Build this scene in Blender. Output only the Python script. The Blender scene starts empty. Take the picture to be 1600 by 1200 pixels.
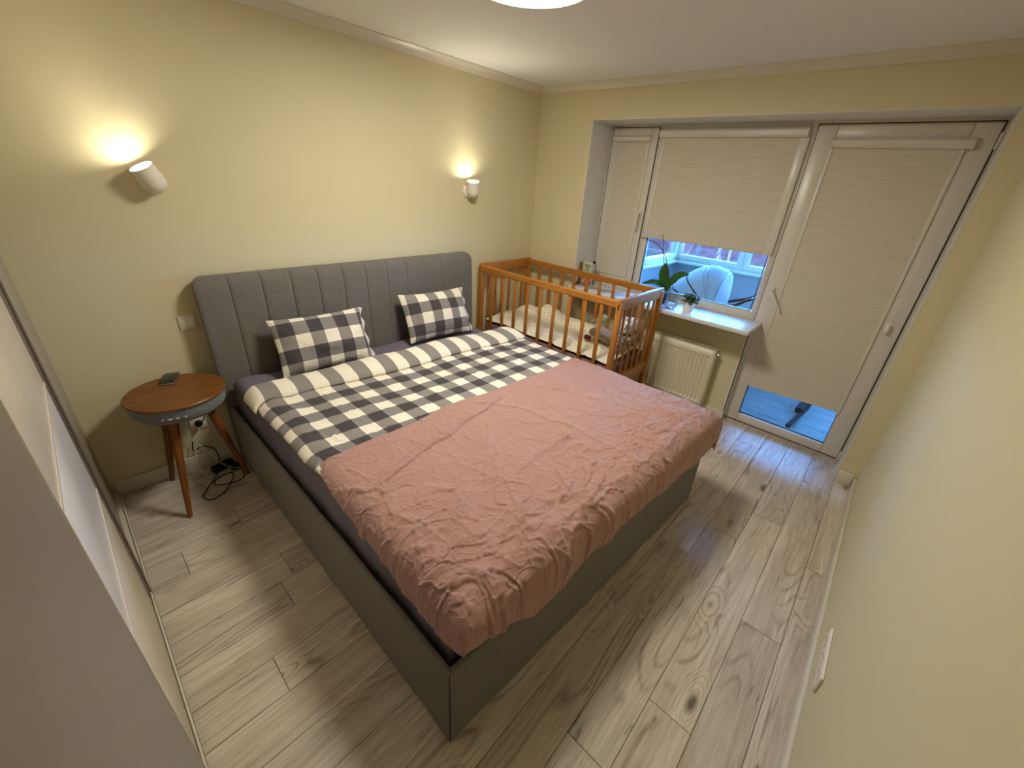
import bpy, bmesh, math, random
import numpy as np
from mathutils import Vector, Matrix
random.seed(7)
SC = bpy.context.scene
COL = SC.collection
PI = math.pi

# ------------------------------------------------------------------ camera, world, exposure
cam_d = bpy.data.cameras.new('camera')
cam_d.sensor_fit = 'HORIZONTAL'; cam_d.sensor_width = 36.0; cam_d.lens = 636.43 / 1600 * 36
cam_d.shift_x = -10.73 / 1600; cam_d.shift_y = -12.39 / 1600
cam_d.clip_start = 0.01; cam_d.clip_end = 300
cam = bpy.data.objects.new('camera', cam_d); COL.objects.link(cam)
R_ = [(0.67492, -0.73468, 0.06846), (-0.28033, -0.34078, -0.89738), (0.68262, 0.58647, -0.43596)]
mw = Matrix.Identity(4)
for i in range(3):
    mw[i][0] = R_[0][i]; mw[i][1] = -R_[1][i]; mw[i][2] = -R_[2][i]
mw.translation = (-3.2803, -2.7994, 1.7716)
cam.matrix_world = mw
SC.camera = cam

SKY = 46.0
LAMP = 68.0
SCONCE = 120.0
SC.view_settings.view_transform = 'Standard'
SC.view_settings.look = 'None'
SC.view_settings.gamma = 1.0
SC.view_settings.use_curve_mapping = False
SC.view_settings.exposure = 0.0
SC.cycles.use_denoising = True
SC.cycles.max_bounces = 12
SC.cycles.diffuse_bounces = 6
SC.cycles.transparent_max_bounces = 16
SC.cycles.sample_clamp_indirect = 8.0
SC.cycles.caustics_reflective = False
SC.cycles.caustics_refractive = False

world = bpy.data.worlds.new('dusk_sky'); SC.world = world
world.use_nodes = True
wn = world.node_tree.nodes; wl = world.node_tree.links
for n in list(wn): wn.remove(n)
wo = wn.new('ShaderNodeOutputWorld'); bg = wn.new('ShaderNodeBackground')
tc = wn.new('ShaderNodeTexCoord'); sx = wn.new('ShaderNodeSeparateXYZ'); rp = wn.new('ShaderNodeValToRGB')
wl.new(tc.outputs['Generated'], sx.inputs[0]); wl.new(sx.outputs['Z'], rp.inputs[0])
rp.color_ramp.elements[0].position = 0.0; rp.color_ramp.elements[0].color = (0.20, 0.50, 1.0, 1)
rp.color_ramp.elements[1].position = 0.7; rp.color_ramp.elements[1].color = (0.10, 0.36, 1.0, 1)
wl.new(rp.outputs[0], bg.inputs[0]); bg.inputs[1].default_value = SKY
wl.new(bg.outputs[0], wo.inputs[0])

# ------------------------------------------------------------------ material helpers
def lin(c):
    r = []
    for v in c[:3]:
        v = v / 255.0
        r.append(v / 12.92 if v <= 0.04045 else ((v + 0.055) / 1.055) ** 2.4)
    return (r[0], r[1], r[2], 1.0)

class NT:
    def __init__(s, name):
        s.m = bpy.data.materials.new(name); s.m.use_nodes = True
        s.t = s.m.node_tree; s.n = s.t.nodes; s.l = s.t.links
        s.b = s.n['Principled BSDF']
    def new(s, t, **k):
        nd = s.n.new(t)
        for a, b in k.items(): setattr(nd, a, b)
        return nd
    def link(s, a, b): s.l.new(a, b)
    def math(s, op, a, b=None, c=None):
        nd = s.n.new('ShaderNodeMath'); nd.operation = op
        for i, v in enumerate((a, b, c)):
            if v is None: continue
            if isinstance(v, (int, float)): nd.inputs[i].default_value = v
            else: s.l.new(v, nd.inputs[i])
        return nd.outputs[0]
    def mix(s, f, a, b, mode='MIX'):
        nd = s.n.new('ShaderNodeMix'); nd.data_type = 'RGBA'; nd.blend_type = mode
        if isinstance(f, (int, float)): nd.inputs[0].default_value = f
        else: s.l.new(f, nd.inputs[0])
        for i, v in ((6, a), (7, b)):
            if isinstance(v, tuple): nd.inputs[i].default_value = v
            else: s.l.new(v, nd.inputs[i])
        return nd.outputs[2]
    def coords(s, kind='Object', scale=(1, 1, 1), rand=False):
        tcn = s.n.new('ShaderNodeTexCoord'); mp = s.n.new('ShaderNodeMapping')
        s.l.new(tcn.outputs[kind], mp.inputs[0]); mp.inputs['Scale'].default_value = scale
        if rand:
            oi = s.n.new('ShaderNodeObjectInfo'); cx = s.n.new('ShaderNodeCombineXYZ')
            s.l.new(s.math('MULTIPLY', oi.outputs['Random'], 37.0), cx.inputs[0])
            s.l.new(s.math('MULTIPLY', oi.outputs['Random'], 91.0), cx.inputs[1])
            s.l.new(cx.outputs[0], mp.inputs['Location'])
        return mp.outputs[0]
    def noise(s, vec, scale, detail=3, rough=0.5, dist=0.0):
        nd = s.n.new('ShaderNodeTexNoise'); s.l.new(vec, nd.inputs['Vector'])
        nd.inputs['Scale'].default_value = scale; nd.inputs['Detail'].default_value = detail
        nd.inputs['Roughness'].default_value = rough; nd.inputs['Distortion'].default_value = dist
        return nd.outputs['Fac']
    def ramp(s, f, stops):
        nd = s.n.new('ShaderNodeValToRGB'); s.l.new(f, nd.inputs[0])
        e = nd.color_ramp.elements
        while len(e) < len(stops): e.new(0.5)
        for k, (p, c) in enumerate(stops):
            e[k].position = p; e[k].color = c if len(c) == 4 else lin(c)
        return nd.outputs[0]
    def bump(s, h, strength=0.3, dist=0.002):
        nd = s.n.new('ShaderNodeBump'); s.l.new(h, nd.inputs['Height'])
        nd.inputs['Strength'].default_value = strength; nd.inputs['Distance'].default_value = dist
        s.l.new(nd.outputs[0], s.b.inputs['Normal'])

def plain(name, c, rough=0.5, metal=0.0, var=0.0, vscale=30, bump=0.0, bscale=200, bdist=0.001, sheen=0.0, spec=0.5):
    k = NT(name); b = k.b
    b.inputs['Roughness'].default_value = rough; b.inputs['Metallic'].default_value = metal
    b.inputs['Specular IOR Level'].default_value = spec
    L = lin(c)
    v = k.coords('Object')
    if var:
        d = tuple(max(0, x * (1 - var)) for x in L[:3]) + (1,)
        u = tuple(min(1, x * (1 + var)) for x in L[:3]) + (1,)
        k.link(k.ramp(k.noise(v, vscale, 4), [(0.3, d), (0.7, u)]), b.inputs['Base Color'])
    else: b.inputs['Base Color'].default_value = L
    if bump: k.bump(k.noise(v, bscale, 3), bump, bdist)
    if sheen: b.inputs['Sheen Weight'].default_value = sheen
    return k.m

def emit(name, c, strength):
    k = NT(name); b = k.b
    b.inputs['Base Color'].default_value = (0.8, 0.8, 0.8, 1)
    b.inputs['Emission Color'].default_value = c if len(c) == 4 else lin(c)
    b.inputs['Emission Strength'].default_value = strength
    return k.m

def glass(name, tint=(0.93, 0.97, 0.98, 1), refl=0.06):
    k = NT(name); k.n.remove(k.b)
    out = k.n['Material Output']
    tr = k.new('ShaderNodeBsdfTransparent'); tr.inputs[0].default_value = tint
    gl = k.new('ShaderNodeBsdfGlossy'); gl.inputs['Roughness'].default_value = 0.02
    mx = k.new('ShaderNodeMixShader'); lw = k.new('ShaderNodeLayerWeight'); lw.inputs[0].default_value = 0.25
    f = k.math('MULTIPLY_ADD', lw.outputs['Fresnel'], 0.6, refl * 0.4)
    k.link(f, mx.inputs[0]); k.link(tr.outputs[0], mx.inputs[1]); k.link(gl.outputs[0], mx.inputs[2])
    k.link(mx.outputs[0], out.inputs[0])
    return k.m

def fabric(name, c1, c2, scale=260, rough=0.95, bump=0.35, sheen=0.2, bdist=0.0012):
    """woven cloth: mottled threads"""
    k = NT(name); v = k.coords('Object')
    n1 = k.noise(v, scale, 2, 0.6); n2 = k.noise(v, 12, 3)
    col = k.ramp(n1, [(0.32, c1), (0.68, c2)])
    col = k.mix(k.math('MULTIPLY', n2, 0.22), col, lin(c1))
    k.link(col, k.b.inputs['Base Color'])
    k.b.inputs['Roughness'].default_value = rough; k.b.inputs['Specular IOR Level'].default_value = 0.2
    k.b.inputs['Sheen Weight'].default_value = sheen
    k.bump(n1, bump, bdist)
    return k.m

def wood(name, light, dark, axis=0, scale=1.0, rough=0.45, streak=14, spec=0.4):
    k = NT(name)
    sc = [streak * scale] * 3; sc[axis] = 1.2 * scale
    v = k.coords('Object', tuple(sc), rand=True)
    n1 = k.noise(v, 3.0, 5, 0.6, 0.4); n2 = k.noise(v, 14.0, 3, 0.6)
    f = k.math('MULTIPLY_ADD', n2, 0.35, k.math('MULTIPLY', n1, 0.75))
    k.link(k.ramp(f, [(0.35, dark), (0.72, light)]), k.b.inputs['Base Color'])
    k.b.inputs['Roughness'].default_value = rough; k.b.inputs['Specular IOR Level'].default_value = spec
    k.bump(f, 0.15, 0.0006)
    return k.m

def plank_mat(name, base, mid, dark, knot, coat=0.0):
    """grey-beige oak laminate: fine grain, ring figure, knots and short dark splits; x of each board is its length"""
    k = NT(name)
    v = k.coords('Object', (1, 1, 1), rand=True)
    def mapped(sx_, sy_):
        mp = k.new('ShaderNodeMapping'); k.link(v, mp.inputs[0]); mp.inputs['Scale'].default_value = (sx_, sy_, 1); return mp.outputs[0]
    fine = k.noise(mapped(4, 90), 1.0, 5, 0.7)
    finem = k.ramp(fine, [(0.36, (0, 0, 0, 1)), (0.66, (1, 1, 1, 1))])
    broad = k.noise(mapped(1.1, 11), 1.0, 4, 0.6, 0.8)
    # knots
    vo = k.new('ShaderNodeTexVoronoi'); vo.feature = 'F1'
    k.link(mapped(2.3, 6.2), vo.inputs['Vector']); vo.inputs['Scale'].default_value = 1.0; vo.inputs['Randomness'].default_value = 1.0
    kd = vo.outputs['Distance']
    sepc = k.new('ShaderNodeSeparateColor'); k.link(vo.outputs['Color'], sepc.inputs[0])
    has = k.math('GREATER_THAN', sepc.outputs[0], 0.22)
    near = k.math('MULTIPLY', k.math('SUBTRACT', 1.0, k.math('SMOOTH_MIN', k.math('MULTIPLY', kd, 2.6), 1.0, 0.1)), has)
    knotf = k.math('MULTIPLY', k.ramp(k.math('ADD', kd, k.math('MULTIPLY', k.noise(mapped(14, 40), 1.0, 3), 0.10)), [(0.10, (1, 1, 1, 1)), (0.20, (0, 0, 0, 1))]), has)
    # ring figure (contours of a slow field, pulled around the knots)
    field = k.math('ADD', k.noise(mapped(1.0, 6.5), 1.0, 1, 0.4), k.math('MULTIPLY', near, 0.45))
    rings = k.math('PINGPONG', k.math('MULTIPLY', field, 24.0), 1.0)
    ringf = k.ramp(rings, [(0.0, (1, 1, 1, 1)), (0.42, (0, 0, 0, 1))])
    ringm = k.math('MULTIPLY', ringf, k.ramp(k.noise(mapped(0.9, 3.0), 1.7, 2), [(0.42, (0, 0, 0, 1)), (0.62, (1, 1, 1, 1))]))
    # splits
    sp = k.ramp(k.noise(mapped(4.5, 42), 1.0, 4, 0.6, 0.8), [(0.60, (0, 0, 0, 1)), (0.70, (1, 1, 1, 1))])
    spl = k.math('MULTIPLY', sp, k.ramp(k.noise(mapped(1.2, 4), 2.1, 2), [(0.46, (0, 0, 0, 1)), (0.62, (1, 1, 1, 1))]))
    col = k.ramp(broad, [(0.3, mid), (0.7, base)])
    col = k.mix(k.math('MULTIPLY', finem, 0.40), col, lin(dark))
    col = k.mix(k.math('MULTIPLY', k.math('MULTIPLY', ringm, k.math('MULTIPLY_ADD', finem, 0.6, 0.55)), 0.75), col, lin(dark))
    col = k.mix(k.math('MULTIPLY', spl, 0.8), col, lin(knot))
    col = k.mix(k.math('MULTIPLY', knotf, 0.85), col, lin(knot))
    oi = k.new('ShaderNodeObjectInfo')
    hs = k.new('ShaderNodeHueSaturation'); k.link(col, hs.inputs['Color'])
    k.link(k.math('MULTIPLY_ADD', oi.outputs['Random'], 0.16, 0.92), hs.inputs['Value'])
    k.link(hs.outputs[0], k.b.inputs['Base Color'])
    k.b.inputs['Roughness'].default_value = 0.42
    k.link(k.math('MULTIPLY_ADD', fine, 0.18, 0.34), k.b.inputs['Roughness'])
    k.bump(k.math('SUBTRACT', fine, k.math('ADD', ringm, spl)), 0.12, 0.0006)
    return k.m

def gingham(name, white, mid_a, mid_b, dark):
    """woven check; UV are metres divided by the cell"""
    k = NT(name)
    uv = k.new('ShaderNodeTexCoord').outputs['UV']
    s = k.new('ShaderNodeSeparateXYZ'); k.link(uv, s.inputs[0])
    fu = k.math('GREATER_THAN', k.math('FLOORED_MODULO', s.outputs[0], 2.0), 1.0)
    fv = k.math('GREATER_THAN', k.math('FLOORED_MODULO', s.outputs[1], 2.0), 1.0)
    a = k.mix(fu, lin(white), lin(mid_a)); b = k.mix(fu, lin(mid_b), lin(dark))
    col = k.mix(fv, a, b)
    v = k.coords('Object'); n = k.noise(v, 420, 2)
    col = k.mix(k.math('MULTIPLY', n, 0.12), col, lin(mid_a))
    k.link(col, k.b.inputs['Base Color'])
    k.b.inputs['Roughness'].default_value = 0.9; k.b.inputs['Specular IOR Level'].default_value = 0.2
    k.b.inputs['Sheen Weight'].default_value = 0.1
    k.bump(n, 0.2, 0.0006)
    return k.m

M = {}
def wall_paint(name, c):
    k = NT(name); v = k.coords('Object')
    k.b.inputs['Base Color'].default_value = lin(c); k.b.inputs['Roughness'].default_value = 0.7
    k.b.inputs['Specular IOR Level'].default_value = 0.3
    k.bump(k.noise(v, 180, 3), 0.10, 0.001)
    return k.m
M['wall'] = wall_paint('sage_yellow_wall_paint', (212, 202, 166))
M['ceiling'] = wall_paint('ceiling_paint', (230, 229, 228))
M['white_paint'] = wall_paint('white_paint', (216, 210, 198))
M['trim'] = plain('white_trim', (214, 206, 190), 0.35)
M['pvc'] = plain('white_plastic_frame', (212, 205, 192), 0.28)
M['seal'] = plain('dark_rubber_seal', (60, 52, 42), 0.6)
M['reveal'] = wall_paint('white_reveal_paint', (214, 212, 206))
M['plank'] = plank_mat('oak_laminate', (230, 218, 202), (190, 176, 157), (122, 104, 84), (64, 50, 38))
M['plank_gap'] = plain('plank_core', (120, 98, 72), 0.8)
M['balcony_plank'] = plank_mat('grey_laminate', (152, 150, 150), (118, 118, 118), (84, 82, 82), (56, 54, 52))
M['subfloor'] = plain('subfloor', (70, 58, 46), 0.9)
M['uphol'] = fabric('grey_upholstery', (92, 88, 82), (128, 123, 116), 330, 0.95, 0.4)
M['uphol_dark'] = plain('dark_seam', (50, 47, 44), 0.95)  # plain dark tone of the thin strip along the frame's corner seam
M['sheet'] = fabric('plum_grey_sheet', (100, 93, 107), (116, 108, 121), 400, 0.85, 0.15, 0.1)
M['pink'] = fabric('dusty_pink_cotton', (164, 121, 112), (182, 138, 128), 500, 0.8, 0.15, 0.35)
def pink_mat():
    k = NT('dusty_pink_cotton'); v = k.coords('Object')
    n1 = k.noise(v, 420, 2, 0.6); n2 = k.noise(v, 5, 3)
    col = k.ramp(n1, [(0.3, (162, 123, 113)), (0.7, (181, 141, 130))])
    k.link(k.mix(k.math('MULTIPLY', n2, 0.3), col, lin((158, 114, 102))), k.b.inputs['Base Color'])
    k.b.inputs['Roughness'].default_value = 0.75; k.b.inputs['Specular IOR Level'].default_value = 0.25
    k.b.inputs['Sheen Weight'].default_value = 0.25
    def crease(sc, d, wd):
        n = k.noise(v, sc, 2, 0.5, d)
        return k.math('MAXIMUM', k.math('SUBTRACT', 1.0, k.math('MULTIPLY', k.math('ABSOLUTE', k.math('SUBTRACT', n, 0.5)), wd)), 0.0)
    h = k.math('ADD', k.math('MULTIPLY', crease(9, 0.8, 14), 1.0), k.math('MULTIPLY', crease(22, 0.6, 10), 0.5))
    h = k.math('ADD', h, k.math('MULTIPLY', k.noise(v, 60, 3), 0.35))
    k.bump(h, 0.55, 0.004)
    return k.m
M['pink'] = pink_mat()
M['check'] = gingham('grey_white_check', (238, 230, 212), (138, 132, 126), (132, 128, 126), (66, 60, 64))
M['white_cloth'] = fabric('white_cotton', (214, 208, 200), (228, 222, 214), 400, 0.9, 0.1)
M['crib'] = wood('amber_beech', (182, 120, 50), (144, 88, 30), 2, 1.0, 0.38)
M['crib_x'] = wood('amber_beech_long', (182, 120, 50), (144, 88, 30), 1, 1.0, 0.38)
M['crib_e'] = wood('amber_beech_end', (184, 124, 56), (148, 92, 34), 0, 1.0, 0.38)
M['walnut'] = wood('walnut_top', (138, 86, 36), (84, 46, 14), 0, 1.0, 0.4, 18)
M['walnut_leg'] = wood('walnut_leg', (144, 86, 34), (100, 56, 20), 2, 1.0, 0.42, 16)
M['speaker'] = fabric('grey_speaker_cloth', (84, 90, 94), (148, 154, 156), 260, 0.95, 0.5)
M['white_plastic'] = plain('white_switch_plastic', (232, 226, 212), 0.35)
M['radiator'] = plain('white_radiator_enamel', (222, 212, 186), 0.4)
M['black'] = plain('black_plastic', (18, 18, 20), 0.5, spec=0.2)
M['black_cable'] = plain('black_cable', (26, 24, 24), 0.5)
M['white_cable'] = plain('white_cable', (205, 196, 180), 0.5)
M['phone_glass'] = plain('phone_glass', (16, 20, 16), 0.12)
M['phone_edge'] = plain('phone_edge', (200, 190, 180), 0.25, 0.8)
M['glass'] = glass('window_glass')
M['alu'] = plain('satin_aluminium', (150, 142, 134), 0.3, 0.75)
M['alu_light'] = plain('bright_edge', (232, 222, 208), 0.25, 0.2)
M['panel_beige'] = plain('beige_lacquer', (232, 220, 200), 0.22)
M['panel_white'] = plain('white_lacquer', (244, 240, 234), 0.16)
M['panel_grey'] = plain('taupe_lacquer', (142, 132, 120), 0.35, bump=0.05, bscale=500)
M['carcass'] = plain('wardrobe_board', (176, 166, 150), 0.45)
M['leaf'] = plain('orchid_leaf', (30, 84, 30), 0.3, var=0.25, vscale=20)
M['succ'] = plain('succulent_leaf', (84, 108, 76), 0.5, var=0.35, vscale=60)
M['stem'] = plain('brown_stem', (70, 62, 40), 0.6)
M['pot_white'] = plain('white_ceramic', (232, 228, 220), 0.3)
M['pot_dark'] = plain('dark_plastic_pot', (70, 72, 76), 0.35)
M['soil'] = plain('bark_soil', (60, 44, 32), 0.95, var=0.3, bump=0.5, bscale=90, bdist=0.004)
M['clear'] = glass('clear_glassware', (0.88, 0.94, 0.97, 1), 0.12)
M['cardboard'] = plain('brown_cardboard', (128, 92, 62), 0.8, var=0.08)
M['loggia_wall'] = plain('white_balcony_panel', (150, 156, 160), 0.5)
M['canopy'] = fabric('pale_grey_canopy', (150, 152, 158), (176, 178, 184), 300, 0.9, 0.2)
M['tyre'] = plain('tyre_rubber', (28, 28, 30), 0.8)
M['mauve'] = fabric('mauve_crib_sheet', (120, 86, 84), (134, 98, 94), 400, 0.9, 0.15)
M['taupe'] = fabric('taupe_knit', (140, 118, 98), (158, 136, 114), 200, 0.95, 0.4)
M['darkred'] = plain('dark_red_felt', (96, 20, 24), 0.8)
M['grey_soft'] = plain('sage_rubber', (150, 150, 120), 0.5)
M['ground'] = plain('autumn_scrub', (66, 36, 34), 0.95, var=0.5, vscale=0.9, spec=0.0)
M['bark'] = plain('pale_bark', (118, 76, 62), 0.85, var=0.25, vscale=6)
M['bark_dark'] = plain('brown_bark', (60, 34, 34), 0.9, var=0.25, vscale=6)
M['chrome'] = plain('chrome', (200, 200, 200), 0.15, 1.0)

def blind_mat():
    k = NT('woven_blind'); v = k.coords('Object', (1, 6, 260))
    n = k.noise(v, 1.0, 3, 0.6); n2 = k.noise(k.coords('Object'), 60, 3)
    f = k.math('MULTIPLY_ADD', n2, 0.3, k.math('MULTIPLY', n, 0.7))
    k.link(k.ramp(f, [(0.35, (194, 184, 166)), (0.65, (214, 204, 186))]), k.b.inputs['Base Color'])
    k.b.inputs['Roughness'].default_value = 0.8; k.b.inputs['Specular IOR Level'].default_value = 0.25
    k.bump(f, 0.15, 0.0006)
    return k.m
M['blind'] = blind_mat()

def dots_mat():
    k = NT('dotted_muslin'); uv = k.new('ShaderNodeTexCoord').outputs['UV']
    vo = k.new('ShaderNodeTexVoronoi'); vo.feature = 'F1'; k.link(uv, vo.inputs['Vector'])
    vo.inputs['Scale'].default_value = 34; vo.inputs['Randomness'].default_value = 0.55
    f = k.math('LESS_THAN', vo.outputs['Distance'], 0.17)
    sp = k.new('ShaderNodeSeparateColor'); k.link(vo.outputs['Color'], sp.inputs[0])
    dc = k.ramp(sp.outputs[0], [(0.0, (80, 60, 60)), (0.5, (180, 110, 80)), (1.0, (90, 90, 110))])
    k.link(k.mix(f, lin((226, 214, 190)), dc), k.b.inputs['Base Color'])
    k.b.inputs['Roughness'].default_value = 0.9
    return k.m
M['dots'] = dots_mat()

def print_mat(name, base, ink, scale=26, thr=0.52):
    k = NT(name); v = k.coords('Object'); n = k.noise(v, scale, 2, 0.5, 1.5)
    k.link(k.ramp(n, [(thr - 0.02, base), (thr + 0.02, ink)]), k.b.inputs['Base Color'])
    k.b.inputs['Roughness'].default_value = 0.85
    return k.m
M['muslin_print'] = print_mat('printed_muslin', (226, 224, 224), (70, 80, 120), 34, 0.60)
M['dark_print'] = print_mat('dark_printed_cloth', (196, 190, 182), (52, 46, 52), 30, 0.52)
M['book_pink'] = print_mat('pink_cover_art', (196, 96, 88), (224, 214, 196), 26, 0.52)
M['book_green'] = plain('pale_green_cover', (196, 200, 166), 0.5)
M['ink'] = plain('grey_print', (92, 92, 84), 0.6)

# ------------------------------------------------------------------ geometry helpers
ORG = {}
class B:
    """collects geometry in world coordinates, then becomes ONE object"""
    def __init__(s): s.v = []; s.f = []; s.m = []; s.uv = {}
    def add(s, v, f, mi=0):
        o = len(s.v); s.v += [tuple(p) for p in v]
        s.f += [tuple(i + o for i in q) for q in f]; s.m += [mi] * len(f); return s
    def box(s, x0, x1, y0, y1, z0, z1, bev=0.0, seg=2, mi=0, mat=None):
        bm = bmesh.new(); bmesh.ops.create_cube(bm, size=1)
        c = Vector(((x0 + x1) / 2, (y0 + y1) / 2, (z0 + z1) / 2)); d = (abs(x1 - x0), abs(y1 - y0), abs(z1 - z0))
        for v in bm.verts: v.co = Vector((v.co.x * d[0], v.co.y * d[1], v.co.z * d[2]))
        if bev > 0:
            bmesh.ops.bevel(bm, geom=list(bm.edges), offset=min(bev, min(d) * 0.49), segments=seg, affect='EDGES', profile=0.5)
        for v in bm.verts:
            v.co = (mat @ v.co if mat else v.co) + c
        bm.verts.index_update()
        s.add([v.co for v in bm.verts], [[v.index for v in f.verts] for f in bm.faces], mi); bm.free(); return s
    def prism(s, pts2, a, b, axis='y', mi=0):
        """extrude a closed 2D outline between a and b along an axis"""
        n = len(pts2)
        def P(p, t):
            return {'y': (p[0], t, p[1]), 'x': (t, p[0], p[1]), 'z': (p[0], p[1], t)}[axis]
        v = [P(p, a) for p in pts2] + [P(p, b) for p in pts2]
        f = [(i, (i + 1) % n, n + (i + 1) % n, n + i) for i in range(n)] + [tuple(range(n))[::-1], tuple(range(n, 2 * n))]
        return s.add(v, f, mi)
    def tube(s, pts, r, n=8, caps=True, mi=0, flat=1.0):
        pts = [Vector(p) for p in pts]; rs = r if hasattr(r, '__len__') else [r] * len(pts)
        t0 = (pts[1] - pts[0]).normalized(); u = t0.orthogonal().normalized(); v = []; f = []
        for i, p in enumerate(pts):
            t = (pts[min(i + 1, len(pts) - 1)] - pts[max(i - 1, 0)]).normalized()
            u = (u - u.dot(t) * t).normalized(); w = t.cross(u)
            for k in range(n):
                a = 2 * PI * k / n; v.append(p + (u * math.cos(a) + w * math.sin(a) * flat) * rs[i])
        for i in range(len(pts) - 1):
            for k in range(n):
                f.append((i * n + k, i * n + (k + 1) % n, (i + 1) * n + (k + 1) % n, (i + 1) * n + k))
        if caps: f += [tuple(range(n))[::-1], tuple(range((len(pts) - 1) * n, len(pts) * n))]
        return s.add(v, f, mi)
    def lathe(s, prof, c, axis=(0, 0, 1), n=32, mi=0):
        """prof: (radius, height) list; capped where radius is 0"""
        ax = Vector(axis).normalized(); u = ax.orthogonal().normalized(); w = ax.cross(u); c = Vector(c); v = []; f = []; rings = []
        for r, h in prof:
            if r < 1e-6: rings.append([len(v)]); v.append(c + ax * h)
            else:
                rings.append(list(range(len(v), len(v) + n)))
                for k in range(n):
                    a = 2 * PI * k / n; v.append(c + ax * h + (u * math.cos(a) + w * math.sin(a)) * r)
        for a, b in zip(rings, rings[1:]):
            if len(a) == 1 and len(b) == 1: continue
            for k in range(n):
                k2 = (k + 1) % n
                if len(a) == 1: f.append((a[0], b[k2], b[k]))
                elif len(b) == 1: f.append((a[k], a[k2], b[0]))
                else: f.append((a[k], a[k2], b[k2], b[k]))
        return s.add(v, f, mi)
    def sphere(s, c, r, n=16, mi=0, sc=(1, 1, 1)):
        o = len(s.v)
        s.lathe([(r * math.sin(PI * i / (n // 2)), -r * math.cos(PI * i / (n // 2))) for i in range(n // 2 + 1)], (0, 0, 0), n=n, mi=mi)
        for i in range(o, len(s.v)):
            p = s.v[i]; s.v[i] = (p[0] * sc[0] + c[0], p[1] * sc[1] + c[1], p[2] * sc[2] + c[2])
        return s
    def grid(s, P, uv=None, close=False, mi=0):
        """P: array (nu, nv, 3)"""
        nu, nv = P.shape[:2]; o = len(s.v); fo = len(s.f)
        f = []
        for i in range(nu - 1):
            for j in range(nv - 1):
                a = i * nv + j; f.append((a, a + nv, a + nv + 1, a + 1))
        s.add(P.reshape(-1, 3).tolist(), f, mi)
        if uv is not None:
            U = uv.reshape(-1, 2)
            for i in range(len(U)): s.uv[o + i] = (U[i][0], U[i][1])
        return s
    def build(s, name, mats, parent=None, loc=None, smooth=True, angle=35):
        me = bpy.data.meshes.new(name)
        org = Vector(ORG[parent.name]) if parent is not None else Vector(loc if loc is not None else (0, 0, 0))
        me.from_pydata([tuple(Vector(p) - org) for p in s.v], [], s.f)
        mats = mats if isinstance(mats, (list, tuple)) else [mats]
        for m in mats: me.materials.append(m)
        if any(s.m): me.polygons.foreach_set('material_index', s.m)
        if s.uv:
            ul = me.uv_layers.new(name='UVMap')
            lp = np.zeros(len(me.loops), dtype=np.int32); me.loops.foreach_get('vertex_index', lp)
            arr = np.array([s.uv.get(int(i), (0, 0)) for i in lp], dtype=np.float32)
            ul.data.foreach_set('uv', arr.ravel())
        me.update()
        if smooth:
            me.polygons.foreach_set('use_smooth', [True] * len(me.polygons))
            me.set_sharp_from_angle(angle=math.radians(angle))
        o = bpy.data.objects.new(name, me); COL.objects.link(o)
        if parent is not None: o.parent = parent
        else: o.location = org
        ORG[o.name] = tuple(org)
        return o

def tag(o, label=None, cat=None, group=None, kind=None):
    if label: o['label'] = label
    if cat: o['category'] = cat
    if group: o['group'] = group
    if kind: o['kind'] = kind
    return o
def thing(name, label, cat, loc=(0, 0, 0), group=None, kind=None):
    o = bpy.data.objects.new(name, None); COL.objects.link(o); o.location = loc
    o.empty_display_size = 0.1; ORG[o.name] = tuple(loc)
    return tag(o, label, cat, group, kind)
def struct(o, label=None): return tag(o, label, kind='structure')
def clone(o, parent=None, off=(0, 0, 0), name=None):
    c = o.copy(); COL.objects.link(c)
    c.parent = parent if parent is not None else o.parent
    c.location = Vector(o.location) + Vector(off); ORG[c.name] = tuple(Vector(ORG[o.name]) + Vector(off)); return c
def bx(*a, **k): return B().box(*a, **k)

# numpy noise
_rs = np.random.RandomState(3); _perm = _rs.permutation(512); _val = _rs.rand(512)
def vnoise(x, y, seed=0):
    xi = np.floor(x).astype(int); yi = np.floor(y).astype(int); fx = x - xi; fy = y - yi
    fx = fx * fx * fx * (fx * (fx * 6 - 15) + 10); fy = fy * fy * fy * (fy * (fy * 6 - 15) + 10)
    def h(a, b): return _val[_perm[(_perm[(a + seed * 17) % 512] + b) % 512]]
    return (h(xi, yi) * (1 - fx) + h(xi + 1, yi) * fx) * (1 - fy) + (h(xi, yi + 1) * (1 - fx) + h(xi + 1, yi + 1) * fx) * fy
def fbm(x, y, oct=4, seed=0):
    a = 1.0; t = 0; o = 0
    for i in range(oct):
        o = o + a * (vnoise(x, y, seed + i) - 0.5); t += a; a *= 0.5; x = x * 2.03 + 5.1; y = y * 2.01 + 3.7
    return o / t * 2
def ridge(x, y, seed=0, w=0.14):
    """thin raised creases, 0..1"""
    wx = x + 0.9 * fbm(x * 0.6, y * 0.6, 2, seed + 20); wy = y + 0.9 * fbm(x * 0.6 + 9, y * 0.6 + 4, 2, seed + 30)
    n = np.abs(vnoise(wx, wy, seed) - 0.5 + 0.25 * (vnoise(wx * 2.1, wy * 2.1, seed + 5) - 0.5))
    return np.exp(-(n / w * 2.2) ** 2)
def seg_dist(X, Y, pts):
    d = np.full(X.shape, 9.0); sg = np.zeros(X.shape)
    for (ax, ay), (bx_, by_) in zip(pts, pts[1:]):
        vx, vy = bx_ - ax, by_ - ay; L = vx * vx + vy * vy
        t = np.clip(((X - ax) * vx + (Y - ay) * vy) / L, 0, 1)
        px = X - (ax + t * vx); py = Y - (ay + t * vy); dd = np.hypot(px, py)
        side = np.sign(vx * py - vy * px); k = dd < d
        sg = np.where(k, side, sg); d = np.where(k, dd, d)
    return d, sg

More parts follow.
